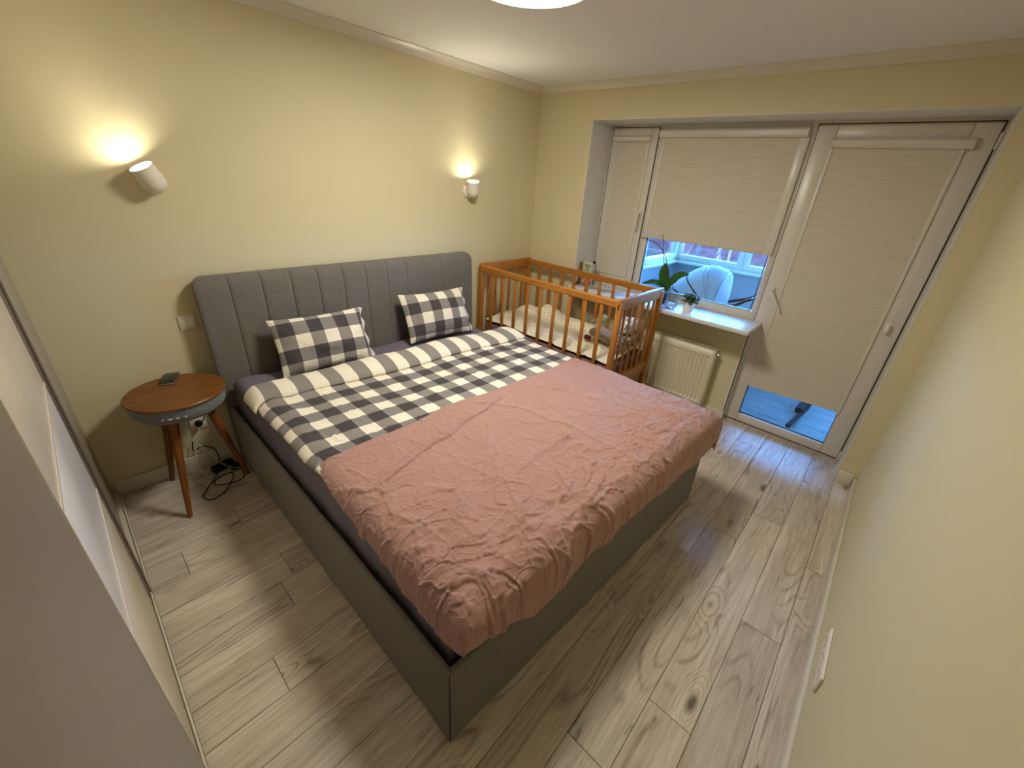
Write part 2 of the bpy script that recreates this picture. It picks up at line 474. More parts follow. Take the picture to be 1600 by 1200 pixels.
# ------------------------------------------------------------------ room shell
W, D, H = 3.425, 3.1058, 2.5
NX = 0.30           # window plane
NL, NR, NT_ = -0.572, -2.995, 2.2445     # reveal: edges and top
SILLZ = 0.89
DL = -2.135         # door side of the low wall
LWX = 0.225         # room face of the thin wall below the window

XW = -4.02          # wall behind the wardrobe
o = bx(XW - 0.1, 1.62, 0.0, 0.12, -0.1, H + 0.1).build('wall_back', M['wall']); struct(o)
o = B().box(XW - 0.1, 0.0, -D - 0.12, -D, -0.1, H + 0.1).build('wall_front', M['wall']); struct(o)
o = bx(XW - 0.1, XW, -D, 0, -0.1, H + 0.1).build('wall_left', M['wall']); struct(o)
wb = B()
wb.box(0, NX + 0.08, NL, 0, -0.1, H + 0.1)
wb.box(0, NX + 0.08, NR, NL, NT_, H + 0.1)
wb.box(0, NX + 0.08, -D - 0.12, NR, -0.1, H + 0.1)
wb.box(LWX, NX + 0.08, DL, NL, -0.1, SILLZ - 0.035)
struct(wb.build('wall_right', M['wall']))
struct(bx(XW - 0.1, 0.02, -D - 0.12, 0.0, H, H + 0.12).build('ceiling', M['ceiling']))

# white reveal lining of the window and door recess
t = 0.006
rv = B(); rv.box(-0.002, NX, NL - t, NL, SILLZ, NT_); o = struct(rv.build('trim_1', M['reveal']))
rv = B(); rv.box(-0.002, NX, NR, NL, NT_ - t, NT_); o = struct(rv.build('trim_2', M['reveal']))
rv = B(); rv.box(-0.002, NX, NR, NR + t, 0.0, NT_); o = struct(rv.build('trim_3', M['reveal']))
rv = B(); rv.box(LWX - 0.003, NX, DL - 0.006, DL, 0.0, SILLZ - 0.035); rv.box(LWX - 0.003, LWX, DL - 0.006, DL + 0.012, 0.1, SILLZ - 0.035); o = struct(rv.build('trim_4', M['reveal']))

# cove cornice
def cove(n=6, r=0.055):
    pts = [(0, 0)]
    for i in range(n + 1):
        a = PI / 2 * i / n; pts.append((r - r * 0.92 * math.sin(a) * 0.9 - 0.0, -r + (1 - math.cos(a)) * r * 0.9))
    return pts
def cornice(name, side):
    b = B(); h = 0.052; d = 0.045
    prof = [(0, 0), (d, 0), (d, -0.006), (d * 0.62, -h * 0.36), (d * 0.3, -h * 0.68), (0.012, -h + 0.004), (0.009, -h), (0, -h)]
    if side == 'back': b.prism([(-p[0], H + p[1]) for p in prof], -W - 0.1, -0.0, 'x')
    elif side == 'front': b.prism([(-D + p[0], H + p[1]) for p in prof], -W - 0.1, -0.0, 'x')
    else: b.prism([(-p[0], H + p[1]) for p in prof], -D, 0.0, 'y')
    return struct(b.build(name, M['trim']))
cornice('trim_5', 'back'); cornice('trim_6', 'front'); cornice('trim_7', 'right')

# baseboards
def bb(name, x0, x1, y0, y1, h=0.09, seg=None):
    b = B().box(x0, x1, y0, y1, 0.0, h, bev=0.004, seg=2)
    return struct(b.build(name, M['trim']))
bb('baseboard_back', -W, -0.016, -0.016, -0.0005, 0.088)
bb('baseboard_front', -W, -0.016, -D + 0.0005, -D + 0.016, 0.088)
bb('baseboard_right', -0.018, -0.0005, NL, -0.018, 0.098)
bb('baseboard_radiator', LWX - 0.018, LWX - 0.0005, DL - 0.006, NL, 0.092)
bb('baseboard_window', -0.018, -0.0005, -D + 0.018, NR - 0.002, 0.098)

# ------------------------------------------------------------------ floors of planks
def plank(parent, x0, x1, y0, y1, mat, along='x', z=0.0):
    g = 0.0009; c = 0.0016
    x0 += g; x1 -= g; y0 += g; y1 -= g
    cx, cy = (x0 + x1) / 2, (y0 + y1) / 2
    L, Wd = (x1 - x0, y1 - y0) if along == 'x' else (y1 - y0, x1 - x0)
    a, b_ = L / 2, Wd / 2; v = []
    for (k, zz) in ((0, -0.008), (0, -c * 0.8), (c, 0.0)):
        v += [(-a + k, -b_ + k, zz), (a - k, -b_ + k, zz), (a - k, b_ - k, zz), (-a + k, b_ - k, zz)]
    f = [(3, 2, 1, 0)] + [(i, (i + 1) % 4, 4 + (i + 1) % 4, 4 + i) for i in range(4)] + [(4 + i, 4 + (i + 1) % 4, 8 + (i + 1) % 4, 8 + i) for i in range(4)] + [(8, 9, 10, 11)]
    me = bpy.data.meshes.new('plank'); me.from_pydata(v, [], f); me.materials.append(mat); me.update()
    o = bpy.data.objects.new('plank', me); COL.objects.link(o); o.parent = parent
    o.location = Vector((cx, cy, z)) - Vector(ORG[parent.name])
    if along == 'y': o.rotation_euler = (0, 0, PI / 2)
    return o
floor = struct(bx(XW, NX + 0.08, -D, 0, -0.12, -0.008).build('floor', M['subfloor']))
P_ = 0.1648; PL = 1.414
joints = {0: -1.605, 1: -0.80, 2: -1.108, 3: 0.005, 4: -1.828, 10: -3.0, 14: -3.01}
row = -1
while True:
    y0 = -3.0 + P_ * row; y1 = y0 + P_
    if y0 >= -0.01: break
    ya, yb = max(y0, -D), min(y1, 0.0)
    off = joints.get(row, -1.03 if row == -1 else -0.4 - ((row * 0.618) % 1.0) * PL)
    niche = yb <= DL + 0.002 and ya >= NR - 0.02
    xmax = NX if niche else (LWX if (ya >= -2.18 and yb <= NL) else 0.0)
    x = off
    while x > XW: x -= PL
    while x < xmax:
        xa, xb = max(x, -W - 0.03), min(x + PL, xmax)
        if xb - xa > 0.03:
            plank(floor, xa, xb, ya, yb, M['plank'])
        x += PL
    row += 1
plank(floor, LWX, NX, -3.0 + P_ * 5, DL - 0.007, M['plank'])
plank(floor, 0.0, LWX, -3.0 + P_ * 14, NL - 0.001, M['plank'])

# ------------------------------------------------------------------ windows and balcony door (structure)
def framed(b, y0, y1, z0, z1, w, x0, x1, bev=0.004):
    """rectangular frame; w = (left, right, bottom, top) widths; y0>y1"""
    l, r, bo, to = w
    b.box(x0, x1, y0 - l, y0, z0, z1, bev); b.box(x0, x1, y1, y1 + r, z0, z1, bev)
    b.box(x0, x1, y1 + r, y0 - l, z0, z0 + bo, bev); b.box(x0, x1, y1 + r, y0 - l, z1 - to, z1, bev)
    return b
def handle(parent, y, z, x, tilt=0.0, L=0.13):
    b = B(); b.box(x - 0.012, x, y - 0.014, y + 0.014, z - 0.035, z + 0.035, 0.005)
    h = b.build('handle_plate', M['pvc'], parent)
    b = B(); dy, dz = math.sin(tilt), -math.cos(tilt)
    b.lathe([(0, -0.03), (0.011, -0.03), (0.011, 0.01), (0, 0.01)], (x - 0.02, y, z + 0.01), (1, 0, 0), 14)
    b.tube([(x - 0.046, y, z + 0.014), (x - 0.05, y + dy * 0.02, z + 0.01 + dz * 0.02), (x - 0.052, y + dy * L * 0.6, z + 0.01 + dz * L * 0.6), (x - 0.048, y + dy * L, z + 0.01 + dz * L)], [0.011, 0.012, 0.010, 0.008], 10)
    b.build('lever', M['pvc'], h)
    return h
WT = NT_ - t
win1 = thing('window_1', None, None, (NX, -0.82, SILLZ), kind='structure')
framed(B(), NL, -1.045, SILLZ - 0.03, NT_, (0.034, 0.02, 0.075, 0.034), NX + 0.001, NX + 0.06).build('window_frame', M['pvc'], win1)
framed(B(), NL - t - 0.022, -1.026, 0.935, WT - 0.02, (0.068, 0.068, 0.072, 0.072), NX - 0.008, NX + 0.05, 0.007).build('sash', M['pvc'], win1)
framed(B(), NL - t - 0.016, -1.034, 0.925, WT - 0.015, (0.006, 0.008, 0.010, 0.005), NX - 0.003, NX + 0.02, 0).build('rubber_seal', M['seal'], win1)
bx(NX + 0.018, NX + 0.024, -0.965, -0.66, 0.995, 2.15).build('pane', M['glass'], win1)
handle(win1, -0.995, 1.55, NX - 0.008, 0.0)
win2 = thing('window_2', None, None, (NX, -1.58, SILLZ), kind='structure')
framed(B(), -1.045, -2.118, SILLZ - 0.03, NT_, (0.050, 0.034, 0.09, 0.058), NX + 0.001, NX + 0.06, 0.006).build('window_frame', M['pvc'], win2)
framed(B(), -1.095, -2.075, 0.948, WT - 0.05, (0.004, 0.004, 0.006, 0.004), NX + 0.008, NX + 0.03, 0).build('rubber_seal', M['seal'], win2)
bx(NX + 0.018, NX + 0.024, -2.075, -1.095, 0.948, 2.19).build('pane', M['glass'], win2)
door = thing('door_1', None, None, (NX, -2.56, 0), kind='structure')
framed(B(), -2.118, NR, -0.006, NT_, (0.018, 0.026, 0.026, 0.036), NX + 0.001, NX + 0.07, 0.004).build('door_frame', M['pvc'], door)
framed(B(), -2.130, -2.972, 0.022, WT - 0.022, (0.108, 0.112, 0.072, 0.095), NX - 0.010, NX + 0.05, 0.008).build('door_leaf', M['pvc'], door)
framed(B(), -2.126, -2.979, 0.013, WT - 0.016, (0.005, 0.008, 0.010, 0.006), NX - 0.002, NX + 0.02, 0).build('rubber_seal', M['seal'], door)
framed(B(), -2.236, -2.862, 0.092, 2.13, (0.006, 0.006, 0.007, 0.006), NX + 0.008, NX + 0.03, 0).build('glazing_seal', M['seal'], door)
bx(NX + 0.018, NX + 0.024, -2.86, -2.238, 0.094, 2.13).build('pane', M['glass'], door)
handle(door, -2.185, 1.135, NX - 0.010, -0.62, 0.155)
for z in (0.05, 2.12):
    B().tube([(NX - 0.012, -2.980, z - 0.035), (NX - 0.012, -2.982, z + 0.045)], 0.008, 10).build('hinge', M['pvc'], door)

# window sill
sl = thing('window_sill', 'glossy white window sill board above the radiator', 'sill', (0.1, -1.3, SILLZ - 0.032))
B().box(-0.075, NX, -2.19, NL - 0.008, SILLZ - 0.032, SILLZ, 0.007, 3).build('sill_board', plain('glossy_sill', (212, 212, 212), 0.30, spec=0.14), sl)

# roller blinds
def blind(label, y0, y1, ztop, zbot, cass, x, slant=0.0, chain=None, guide=0.016):
    r = thing('roller_blind', label, 'blind', (x, (y0 + y1) / 2, zbot))
    c0, c1, ch = cass
    B().prism([(x + 0.012, ztop + ch), (x - 0.018, ztop + ch), (x - 0.034, ztop + ch * 0.75), (x - 0.036, ztop + ch * 0.25), (x - 0.026, ztop), (x + 0.012, ztop)], c1, c0, 'y').build('cassette', M['pvc'], r)
    for yy in (c0, c1): 
        B().prism([(x + 0.012, ztop + ch + .002), (x - 0.019, ztop + ch + .002), (x - 0.037, ztop + ch * 0.76), (x - 0.039, ztop + ch * 0.24), (x - 0.027, ztop - .002), (x + 0.012, ztop - .002)], yy - 0.003, yy + 0.003, 'y').build('end_cap', M['trim'], r)
    n = 24; P = np.zeros((n, 2, 3))
    fb = B(); fb.add([(x, y0, ztop + 0.004), (x, y1, ztop + 0.004), (x, y1, zbot + slant), (x, y0, zbot), (x + 0.0015, y0, ztop + 0.004), (x + 0.0015, y1, ztop + 0.004), (x + 0.0015, y1, zbot + slant), (x + 0.0015, y0, zbot)],
                     [(0, 1, 2, 3), (7, 6, 5, 4), (0, 3, 7, 4), (1, 5, 6, 2), (3, 2, 6, 7), (0, 4, 5, 1)])
    fb.build('blind_fabric', M['blind'], r)
    B().tube([(x - 0.001, y0, zbot + 0.002), (x - 0.001, y1, zbot + slant + 0.002)], 0.0055, 8).build('bottom_bar', M['blind'], r)
    gz = zbot if chain is None else 0.10
    gb = min(0.99, zbot)
    for yy, s_ in ((y0, 1), (y1, -1)):
        gw = guide
        B().box(x - 0.006, x + 0.014, yy - 0.003 if s_ > 0 else yy - max(gw, 0.016), yy + min(gw, 0.022) if s_ > 0 else yy + 0.003, zbot, ztop, 0.003).build('side_guide', M['pvc'], r)
    if chain:
        cy, z0, z1 = chain
        b = B(); nb = int((z1 - z0) / 0.012)
        for k in range(nb):
            b.sphere((x - 0.022, cy, z0 + k * 0.012), 0.0026, 6); b.sphere((x - 0.022, cy - 0.012, z0 + k * 0.012), 0.0026, 6)
        c = b.build('bead_chain', M['white_plastic'], r); c['kind'] = 'stuff'
        B().box(x - 0.034, x - 0.006, cy - 0.018, cy + 0.006, z0 - 0.03, z0 + 0.03, 0.008).build('chain_tensioner', M['white_plastic'], r)
    return r
blind('narrow beige roller blind drawn fully down on the small side window', -0.672, -0.950, 2.115, 1.0, (-0.645, -0.972, 0.042), NX - 0.014)
blind('wide beige roller blind half drawn over the middle window behind the orchid', -1.096, -2.050, 2.145, 1.385, (-1.058, -2.088, 0.055), NX - 0.016, guide=0.052)
blind('tall beige roller blind on the balcony door, open only near the floor', -2.250, -2.852, 2.085, 0.362, (-2.238, -2.892, 0.055), NX - 0.016, 0.024, (-2.895, 1.05, 2.08))

# ------------------------------------------------------------------ ceiling lamp
cl = thing('ceiling_lamp', 'round glowing flush ceiling lamp above the bed', 'lamp', (-1.757, -1.392, H))
B().lathe([(0, 0), (0.246, 0), (0.250, -0.006), (0.250, -0.050), (0.246, -0.054), (0.240, -0.050), (0.240, -0.040), (0, -0.040)], (-1.757, -1.392, H), n=64).build('lamp_rim', M['pvc'], cl)
B().lathe([(0.2395, -0.042), (0.2395, -0.050), (0.22, -0.056), (0.15, -0.062), (0, -0.066)], (-1.757, -1.392, H), n=64).build('lamp_diffuser', emit('warm_diffuser', (1.0, 0.96, 0.84, 1), LAMP), cl)

# wall sconces
def sconce(label, px, pz, roll, out):
    r = thing('wall_sconce', label, 'lamp', (px, 0, pz), 'wall sconces above the headboard')
    B().lathe([(0, 0), (0.054, 0), (0.054, 0.010), (0.048, 0.020), (0.02, 0.026), (0.02, 0.040), (0, 0.040)], (px, -0.0005, pz), (0, -1, 0), 36).build('wall_plate', M['white_plastic'], r)
    ax = Vector((-math.sin(roll) * math.cos(out), -math.sin(out), math.cos(roll) * math.cos(out))).normalized()
    c = Vector((px, -0.070, pz))
    B().lathe([(0, -0.040), (0.022, -0.038), (0.038, -0.028), (0.047, -0.008), (0.050, 0.015), (0.050, 0.078), (0.047, 0.078), (0.045, 0.066), (0.040, 0.060), (0, 0.058)], c, ax, 40).build('lamp_cup', M['white_plastic'], r)
    B().lathe([(0, 0.0585), (0.036, 0.0585), (0.036, 0.063), (0.025, 0.067), (0, 0.068)], c, ax, 40).build('bulb', emit('sconce_light', (1.0, 0.93, 0.74, 1), SCONCE), r)
    ld = bpy.data.lights.new('sconce_beam', 'SPOT'); ld.energy = 9; ld.color = (1.0, 0.90, 0.70); ld.spot_size = math.radians(95); ld.spot_blend = 1.0; ld.shadow_soft_size = 0.03
    lo = bpy.data.objects.new('sconce_beam', ld); COL.objects.link(lo); lo.parent = r
    lo.location = c + ax * 0.074 - Vector((px, 0, pz)); lo.rotation_euler = (ax + Vector((0, -0.22, 0))).to_track_quat('-Z', 'Y').to_euler()
    return r
sconce('white cup sconce turned askew on the wall above the side table', -2.868, 1.633, math.radians(27), math.radians(9))
sconce('white cup sconce on the wall nearer the cot', -0.848, 1.648, math.radians(9), math.radians(9))

# ------------------------------------------------------------------ switches and sockets
sw = thing('light_switch', 'white square light switch beside the headboard', 'switch', (-2.89, 0, 0.922))
B().box(-2.931, -2.851, -0.011, -0.0005, 0.882, 0.962, 0.004).build('frame', M['white_plastic'], sw)
B().box(-2.921, -2.893, -0.015, -0.010, 0.893, 0.951, 0.002).build('rocker', M['white_plastic'], sw)
B().box(-2.890, -2.861, -0.0165, -0.010, 0.893, 0.951, 0.002).build('rocker', M['white_plastic'], sw)
so = thing('wall_socket', 'white triple socket strip low on the plain wall', 'socket', (-1.787, -D, 0.255))
B().box(-1.912, -1.662, -D + 0.0005, -D + 0.011, 0.214, 0.296, 0.004).build('frame', M['white_plastic'], so)
for k in range(3):
    cx = -1.87 + 0.083 * k
    B().lathe([(0.024, 0.0125), (0.022, 0.0125), (0.021, 0.004), (0, 0.004)], (cx, -D + 0.0, 0.255), (0, 1, 0), 24).build('socket_well', M['trim'], so)
    b = B(); b.lathe([(0, 0.007), (0.003, 0.007), (0.003, 0.003)], (cx - 0.009, -D, 0.255), (0, 1, 0), 8); b.lathe([(0, 0.007), (0.003, 0.007), (0.003, 0.003)], (cx + 0.009, -D, 0.255), (0, 1, 0), 8)
    b.build('contact_holes', M['black'], so)
s2 = thing('wall_socket', 'white socket on the wall under the side table', 'socket', (-2.985, 0, 0.30))
B().box(-3.026, -2.944, -0.011, -0.0005, 0.262, 0.342, 0.004).build('frame', M['white_plastic'], s2)
B().lathe([(0.024, 0.0125), (0.022, 0.0125), (0.021, 0.004), (0, 0.004)], (-2.985, 0, 0.302), (0, -1, 0), 24).build('socket_well', M['trim'], s2)

# ------------------------------------------------------------------ wardrobe with sliding doors
wd = thing('wardrobe', 'tall built-in wardrobe with sliding lacquered doors and a taupe front door', 'wardrobe', (-3.7, -1.55, 0))
B().box(-4.0, -3.46, -0.018, -0.001, 0.0, 2.44).box(-4.0, -3.47, -3.09, -3.072, 0.0, 2.44).box(-4.0, -3.43, -3.072, -0.018, 2.40, 2.44).box(-4.0, -3.46, -3.072, -0.018, 0.0, 0.03).box(-4.01, -4.0, -3.09, -0.001, 0.0, 2.44).build('carcass', M['carcass'], wd)
B().box(-3.470, -3.442, -0.93, -0.001, 0.03, 2.40, 0.002).build('end_panel', plain('warm_grey_end_panel', (166, 156, 138), 0.35), wd)
B().box(-3.470, -3.412, -3.07, -0.004, 0.0, 0.022, 0.003).box(-3.418, -3.412, -3.07, -0.004, 0.0, 0.03).build('floor_rail', M['trim'], wd)
def sdoor(name, y0, y1, xf, panels, stile, xb=None):
    d = B().box(xf - 0.028, xf - 0.006, y1, y0, 0.025, 2.40).build('sliding_door', M['carcass'], wd)
    for (za, zb, m) in panels:
        B().box(xf - 0.006, xf, y1 + 0.004, y0 - 0.030, za + 0.004, zb - 0.004, 0.0015).build('door_panel', m, d)
    for (za, zb, m) in panels[:-1]:
        B().box(xf - 0.006, xf + 0.002, y1 + 0.004, y0 - 0.030, zb - 0.004, zb + 0.004).build('divider_strip', M['alu_light'], d)
    b = B().box(xf - 0.030, xf + 0.006, y0 - 0.030, y0, 0.025, 2.40, 0.004).box(xf + 0.006, xf + 0.013, y0 - 0.012, y0 - 0.004, 0.025, 2.40, 0.002)
    b.build('stile', stile, d)
    return d
sdoor('a', -0.875, -1.90, -3.424, [(0.03, 0.63, M['panel_beige']), (0.63, 1.071, M['panel_white']), (1.071, 1.75, M['panel_beige']), (1.75, 2.395, M['panel_beige'])], M['alu'])
d2 = B().box(-3.408, -3.390, -3.07, -1.952, 0.03, 2.40, 0.001).build('sliding_door', M['panel_grey'], wd)
d2['label'] = 'plain taupe door in front'
B().box(-3.412, -3.3885, -1.952, -1.946, 0.03, 2.40, 0.001).build('edge_strip', M['alu_light'], d2)

# ------------------------------------------------------------------ bed
bed = thing('bed', 'wide grey upholstered bed with a channelled headboard', 'bed', (-1.9, -1.2, 0))
FL, FR = (-2.835, -2.232), (-1.0, -2.335)     # foot corners (outer), slightly out of square as in the photograph
HLx, HRx = -2.832, -0.935
th = 0.020; RH = 0.412
def rail(p0, p1, inward, name):
    p0 = Vector((p0[0], p0[1], 0)); p1 = Vector((p1[0], p1[1], 0)); n = Vector((inward[0], inward[1], 0)).normalized()
    prof = [(0, 0.012), (0, RH - 0.016), (0.002, RH - 0.007), (0.006, RH - 0.001), (0.010, RH), (0.014, RH - 0.001), (0.018, RH - 0.007), (th, RH - 0.016), (th, 0.012)]
    v = []; f = []; k = len(prof); N = 14
    for i in range(N + 1):
        q = p0.lerp(p1, i / N)
        for d_, z in prof:
            bow = 0.0018 * math.sin(i * 2.1 + z * 9)
            v.append(q + n * (d_ + bow * (1 if d_ < th / 2 else -1)) + Vector((0, 0, z)))
    for i in range(N):
        for j in range(k):
            f.append((i * k + j, i * k + (j + 1) % k, (i + 1) * k + (j + 1) % k, (i + 1) * k + j))
    f += [tuple(range(k))[::-1], tuple(range(N * k, N * k + k))]
    return B().add(v, f).build(name, M['uphol'], bed, angle=50)
rail((HLx, -0.13), (FL[0], FL[1] + 0.0015), (1, 0), 'side_rail')
rail((HRx, -0.13), (FR[0], FR[1] + 0.012), (-1, 0), 'side_rail')
dx, dy = FR[0] - FL[0], FR[1] - FL[1]
rail((FL[0] + 0.0015, FL[1]), FR, (-dy, dx), 'foot_rail')
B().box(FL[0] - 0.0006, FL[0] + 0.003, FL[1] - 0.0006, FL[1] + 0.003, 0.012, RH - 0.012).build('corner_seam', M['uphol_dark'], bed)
b = B().box(-2.79, -0.99, -2.18, -0.14, 0.25, 0.27); b.build('slatted_base', M['carcass'], bed)
for x_, y_ in ((-2.72, -0.3), (-1.05, -0.3), (-2.72, -2.12), (-1.1, -2.12)):
    B().lathe([(0, 0), (0.02, 0), (0.025, 0.25), (0, 0.25)], (x_, y_, 0)).build('bed_leg', M['black'], bed)
# headboard: backing body curving back at the top, and 12 padded channels
hb = B()
HB0, HB1 = -2.842, -0.878
def hb_face(z):      # front surface y at height z (leans back, rolls over at the top)
    y = -0.155 + 0.045 * (z / 1.17)
    if z > 1.09:
        q = (z - 1.09) / 0.085; y += 0.055 * (1 - math.sqrt(max(0, 1 - q * q)))
    return y
zs = [0.02, 0.3, 0.38, 0.5, 0.62, 0.74, 0.86, 0.96, 1.04, 1.09, 1.115, 1.135, 1.15, 1.162, 1.170, 1.175]
body = [(hb_face(z) + 0.022, z) for z in zs] + [(-0.03, 1.172), (-0.012, 1.15), (-0.006, 1.05), (-0.006, 0.02)]
hbo = B().prism(body, HB0 + 0.05, HB1 - 0.05, 'x').build('headboard', M['uphol'], bed, angle=50)
nch = 12; cw = (HB1 - HB0) / nch
for c in range(nch):
    xa = HB0 + c * cw; nu = 17; P = []
    for z in zs:
        r_ = []
        for i in range(nu):
            t_ = math.sin((i / (nu - 1) - 0.5) * PI)
            puff = 0.010 * (1 - abs(t_) ** 7.0) ** 0.6 if abs(t_) < 1 else 0
            flare = (0.012 * (z / 1.17) if False else 0)
            inset = 0.0 if 0 < c < nch - 1 else 0
            xx_ = xa + cw * (t_ + 1) / 2
            if z > 1.125:
                q_ = min(1.0, (z - 1.125) / 0.05); rr = 0.05 * (1 - math.sqrt(max(0.0, 1 - q_ * q_)))
                if c == 0: xx_ = xx_ + rr * (1 - (t_ + 1) / 2)
                if c == nch - 1: xx_ = xx_ - rr * (t_ + 1) / 2
            r_.append((xx_, hb_face(z) + 0.010 - puff, z))
        P.append(r_)
    P = np.array(P)
    g = B().grid(P)
    # close the back so that each channel is a solid pad
    nz = len(zs); o0 = len(g.v)
    bk = [(p[0], p[1] + 0.022 if False else hb_face(p[2]) + 0.024, p[2]) for p in g.v[:]]
    g.add(bk, [])
    f2 = []
    for i in range(nz - 1):
        for j in (0, nu - 1):
            a_ = i * nu + j; f2.append((a_, o0 + a_, o0 + a_ + nu, a_ + nu))
    for j in range(nu - 1):
        a_ = (nz - 1) * nu + j; f2.append((a_, a_ + 1, o0 + a_ + 1, o0 + a_)); f2.append((j, o0 + j, o0 + j + 1, j + 1))
    g.f += f2; g.m += [0] * len(f2)
    ch = g.build('headboard_channel', M['uphol'], hbo, angle=60)

# mattress in a plum grey fitted sheet
def roundbox(c, h, r, n=26, amp=0.0, seed=0, freq=6, uvscale=None):
    g = B(); faces = []
    for ax in range(3):
        for sg in (-1, 1):
            u = np.linspace(-1, 1, n); U, V = np.meshgrid(u, u, indexing='ij')
            # crowd points near the edges
            U = np.sign(U) * (1 - (1 - abs(U)) ** 1.0); 
            P = np.zeros((n, n, 3)); a, b_ = [(1, 2), (2, 0), (0, 1)][ax]
            P[..., ax] = sg; P[..., a] = U if sg > 0 else V; P[..., b_] = V if sg > 0 else U
            Q = P * np.array(h); C = np.clip(Q, -(np.array(h) - r), np.array(h) - r)
            Dv = Q - C; L = np.linalg.norm(Dv, axis=2, keepdims=True); L[L < 1e-9] = 1
            Q = C + Dv / L * r
            if amp:
                w = amp * (fbm(Q[..., 0] * freq + 3 + Q[..., 2] * 2, Q[..., 1] * freq + Q[..., 2] * freq, 4, seed) + 0.8 * ridge(Q[..., 0] * freq * 0.8, Q[..., 1] * freq * 0.8 + Q[..., 2] * 3, seed))
                Q = Q + (Dv / L) * w[..., None]
            uv = None
            if uvscale: uv = np.stack([Q[..., a], Q[..., b_]], 2) * uvscale
            g.grid(Q + np.array(c), uv)
    return g
mt = thing('mattress', 'thick mattress in a plum grey fitted sheet inside the bed frame', 'mattress', (-1.9, -1.15, 0.27))
mg = B(); nx, ny = 150, 130
x0, x1, y0, y1 = -2.792, -0.985, -2.185, -0.165
def edge_drape(s, lo, hi, al, ah, r):
    """arc coordinate -> (position, drop, side); lo<hi are where the rounding starts"""
    pos = np.clip(s, lo, hi); d = np.zeros_like(s); over = np.zeros_like(s)
    for sign, e in ((-1, lo), (1, hi)):
        a = np.maximum((s - e) * sign, 0); q = np.minimum(a / r, PI / 2)
        pos = pos + sign * r * np.sin(q); d = d + r * (1 - np.cos(q)) + np.maximum(a - r * PI / 2, 0); over = over + a
    return pos, d, over
def mattress():
    r = 0.05
    s = np.concatenate([np.linspace(x0 - 0.24, x0 + r, 26), np.linspace(x0 + r, x1 - r, 110)[1:-1], np.linspace(x1 - r, x1 + 0.24, 26)])
    q = np.concatenate([np.linspace(y0 - 0.24, y0 + r, 26), np.linspace(y0 + r, y1 - r, 110)[1:-1], np.linspace(y1 - r, y1 + 0.24, 26)])
    S, T = np.meshgrid(s, q, indexing='ij')
    X, dx_, _ = edge_drape(S, x0 + r, x1 - r, 0, 0, r); Y, dy_, _ = edge_drape(T, y0 + r, y1 - r, 0, 0, r)
    Z = 0.588 - np.maximum(dx_, dy_) - 0.15 * np.minimum(dx_, dy_) * 0
    Z = np.maximum(Z, 0.275)
    wr = 0.0035 * fbm(X * 5, Y * 5, 4, 2) + 0.004 * ridge(X * 4 + Y * 2, Y * 4, 4) * np.exp(-((Y + 0.3) / 0.35) ** 2)
    pk = np.exp(-(((X + 2.72) / 0.10) ** 2 + ((Y + 0.22) / 0.08) ** 2)) * 0.022
    side = 0.005 * np.sin(Y * 23 + 4 * fbm(X * 0, Y * 3, 2, 8)) * (dx_ > 0.04)
    return B().grid(np.stack([X - 0 + side * 0.6, Y, Z + wr + pk], 2))
mattress().build('fitted_sheet', M['sheet'], mt, angle=80)
B().box(x0 + 0.02, x1 - 0.02, y0 + 0.02, y1 - 0.02, 0.272, 0.45, 0.02).build('mattress_core', M['sheet'], mt)

# shared height of the duvet top
def duvet_base(X, Y):
    return 0.612 + 0.010 * fbm(X * 2.4, Y * 2.4, 3, 11) + 0.010 * np.exp(-((X + 1.2) / 0.5) ** 2)

CELL = 0.0815
def fold_y(X):  # back edge of the turned-down strip
    t_ = (X + 2.80) / 1.87
    return -0.462 - 0.165 * t_ + 0.008 * np.sin(X * 7)
duv = thing('duvet', 'grey and white checked duvet with its upper edge turned back', 'duvet', (-1.87, -1.1, 0.6))
def duvet():
    r = 0.06
    s = np.linspace(-2.742 - 0.062, -0.93 + 0.16, 210); q = np.linspace(0, 1, 190)
    S, Q = np.meshgrid(s, q, indexing='ij')
    X, dX, ov = edge_drape(S, -2.742, -0.985, 0, 0, r)
    sag = 0.06 + 0.035 * fbm(Q * 6, Q * 0, 2, 5)
    yt = fold_y(np.clip(S, -2.8, -0.93)) - 0.025
    Y = yt + (-1.385 - yt) * Q
    puff = 0.016 * np.exp(-((X + 2.71) / 0.05) ** 2) * (0.6 + 0.6 * fbm(Y * 5, Y * 0 + 3, 2, 9))
    Z = duvet_base(X, Y) - dX + puff
    lw = np.exp(-((X + 2.70) / 0.16) ** 2)
    Z = Z + 0.0045 * fbm(X * 9, Y * 9, 3, 14) + (0.004 + 0.006 * lw) * ridge(X * 7, Y * 9, 15) + 0.010 * lw * fbm(X * 9, Y * 11, 3, 16)
    tail = np.clip((Q - 0.8) / 0.15, 0, 1)
    X = X + 0.012 * lw * fbm(Y * 7, X * 2, 3, 21) * (1 - tail) + 0.016 * tail * lw
    Z = Z - 0.009 * tail
    uv = np.stack([(S + 3.0) / CELL, (Y - yt + 0.02) / CELL * 1.0 + 0.35], 2)
    return B().grid(np.stack([X, Y, Z], 2), uv)
do = duvet().build('duvet_cover', M['check'], duv, angle=80)
md = do.modifiers.new('thickness', 'SOLIDIFY'); md.thickness = 0.008; md.offset = -1
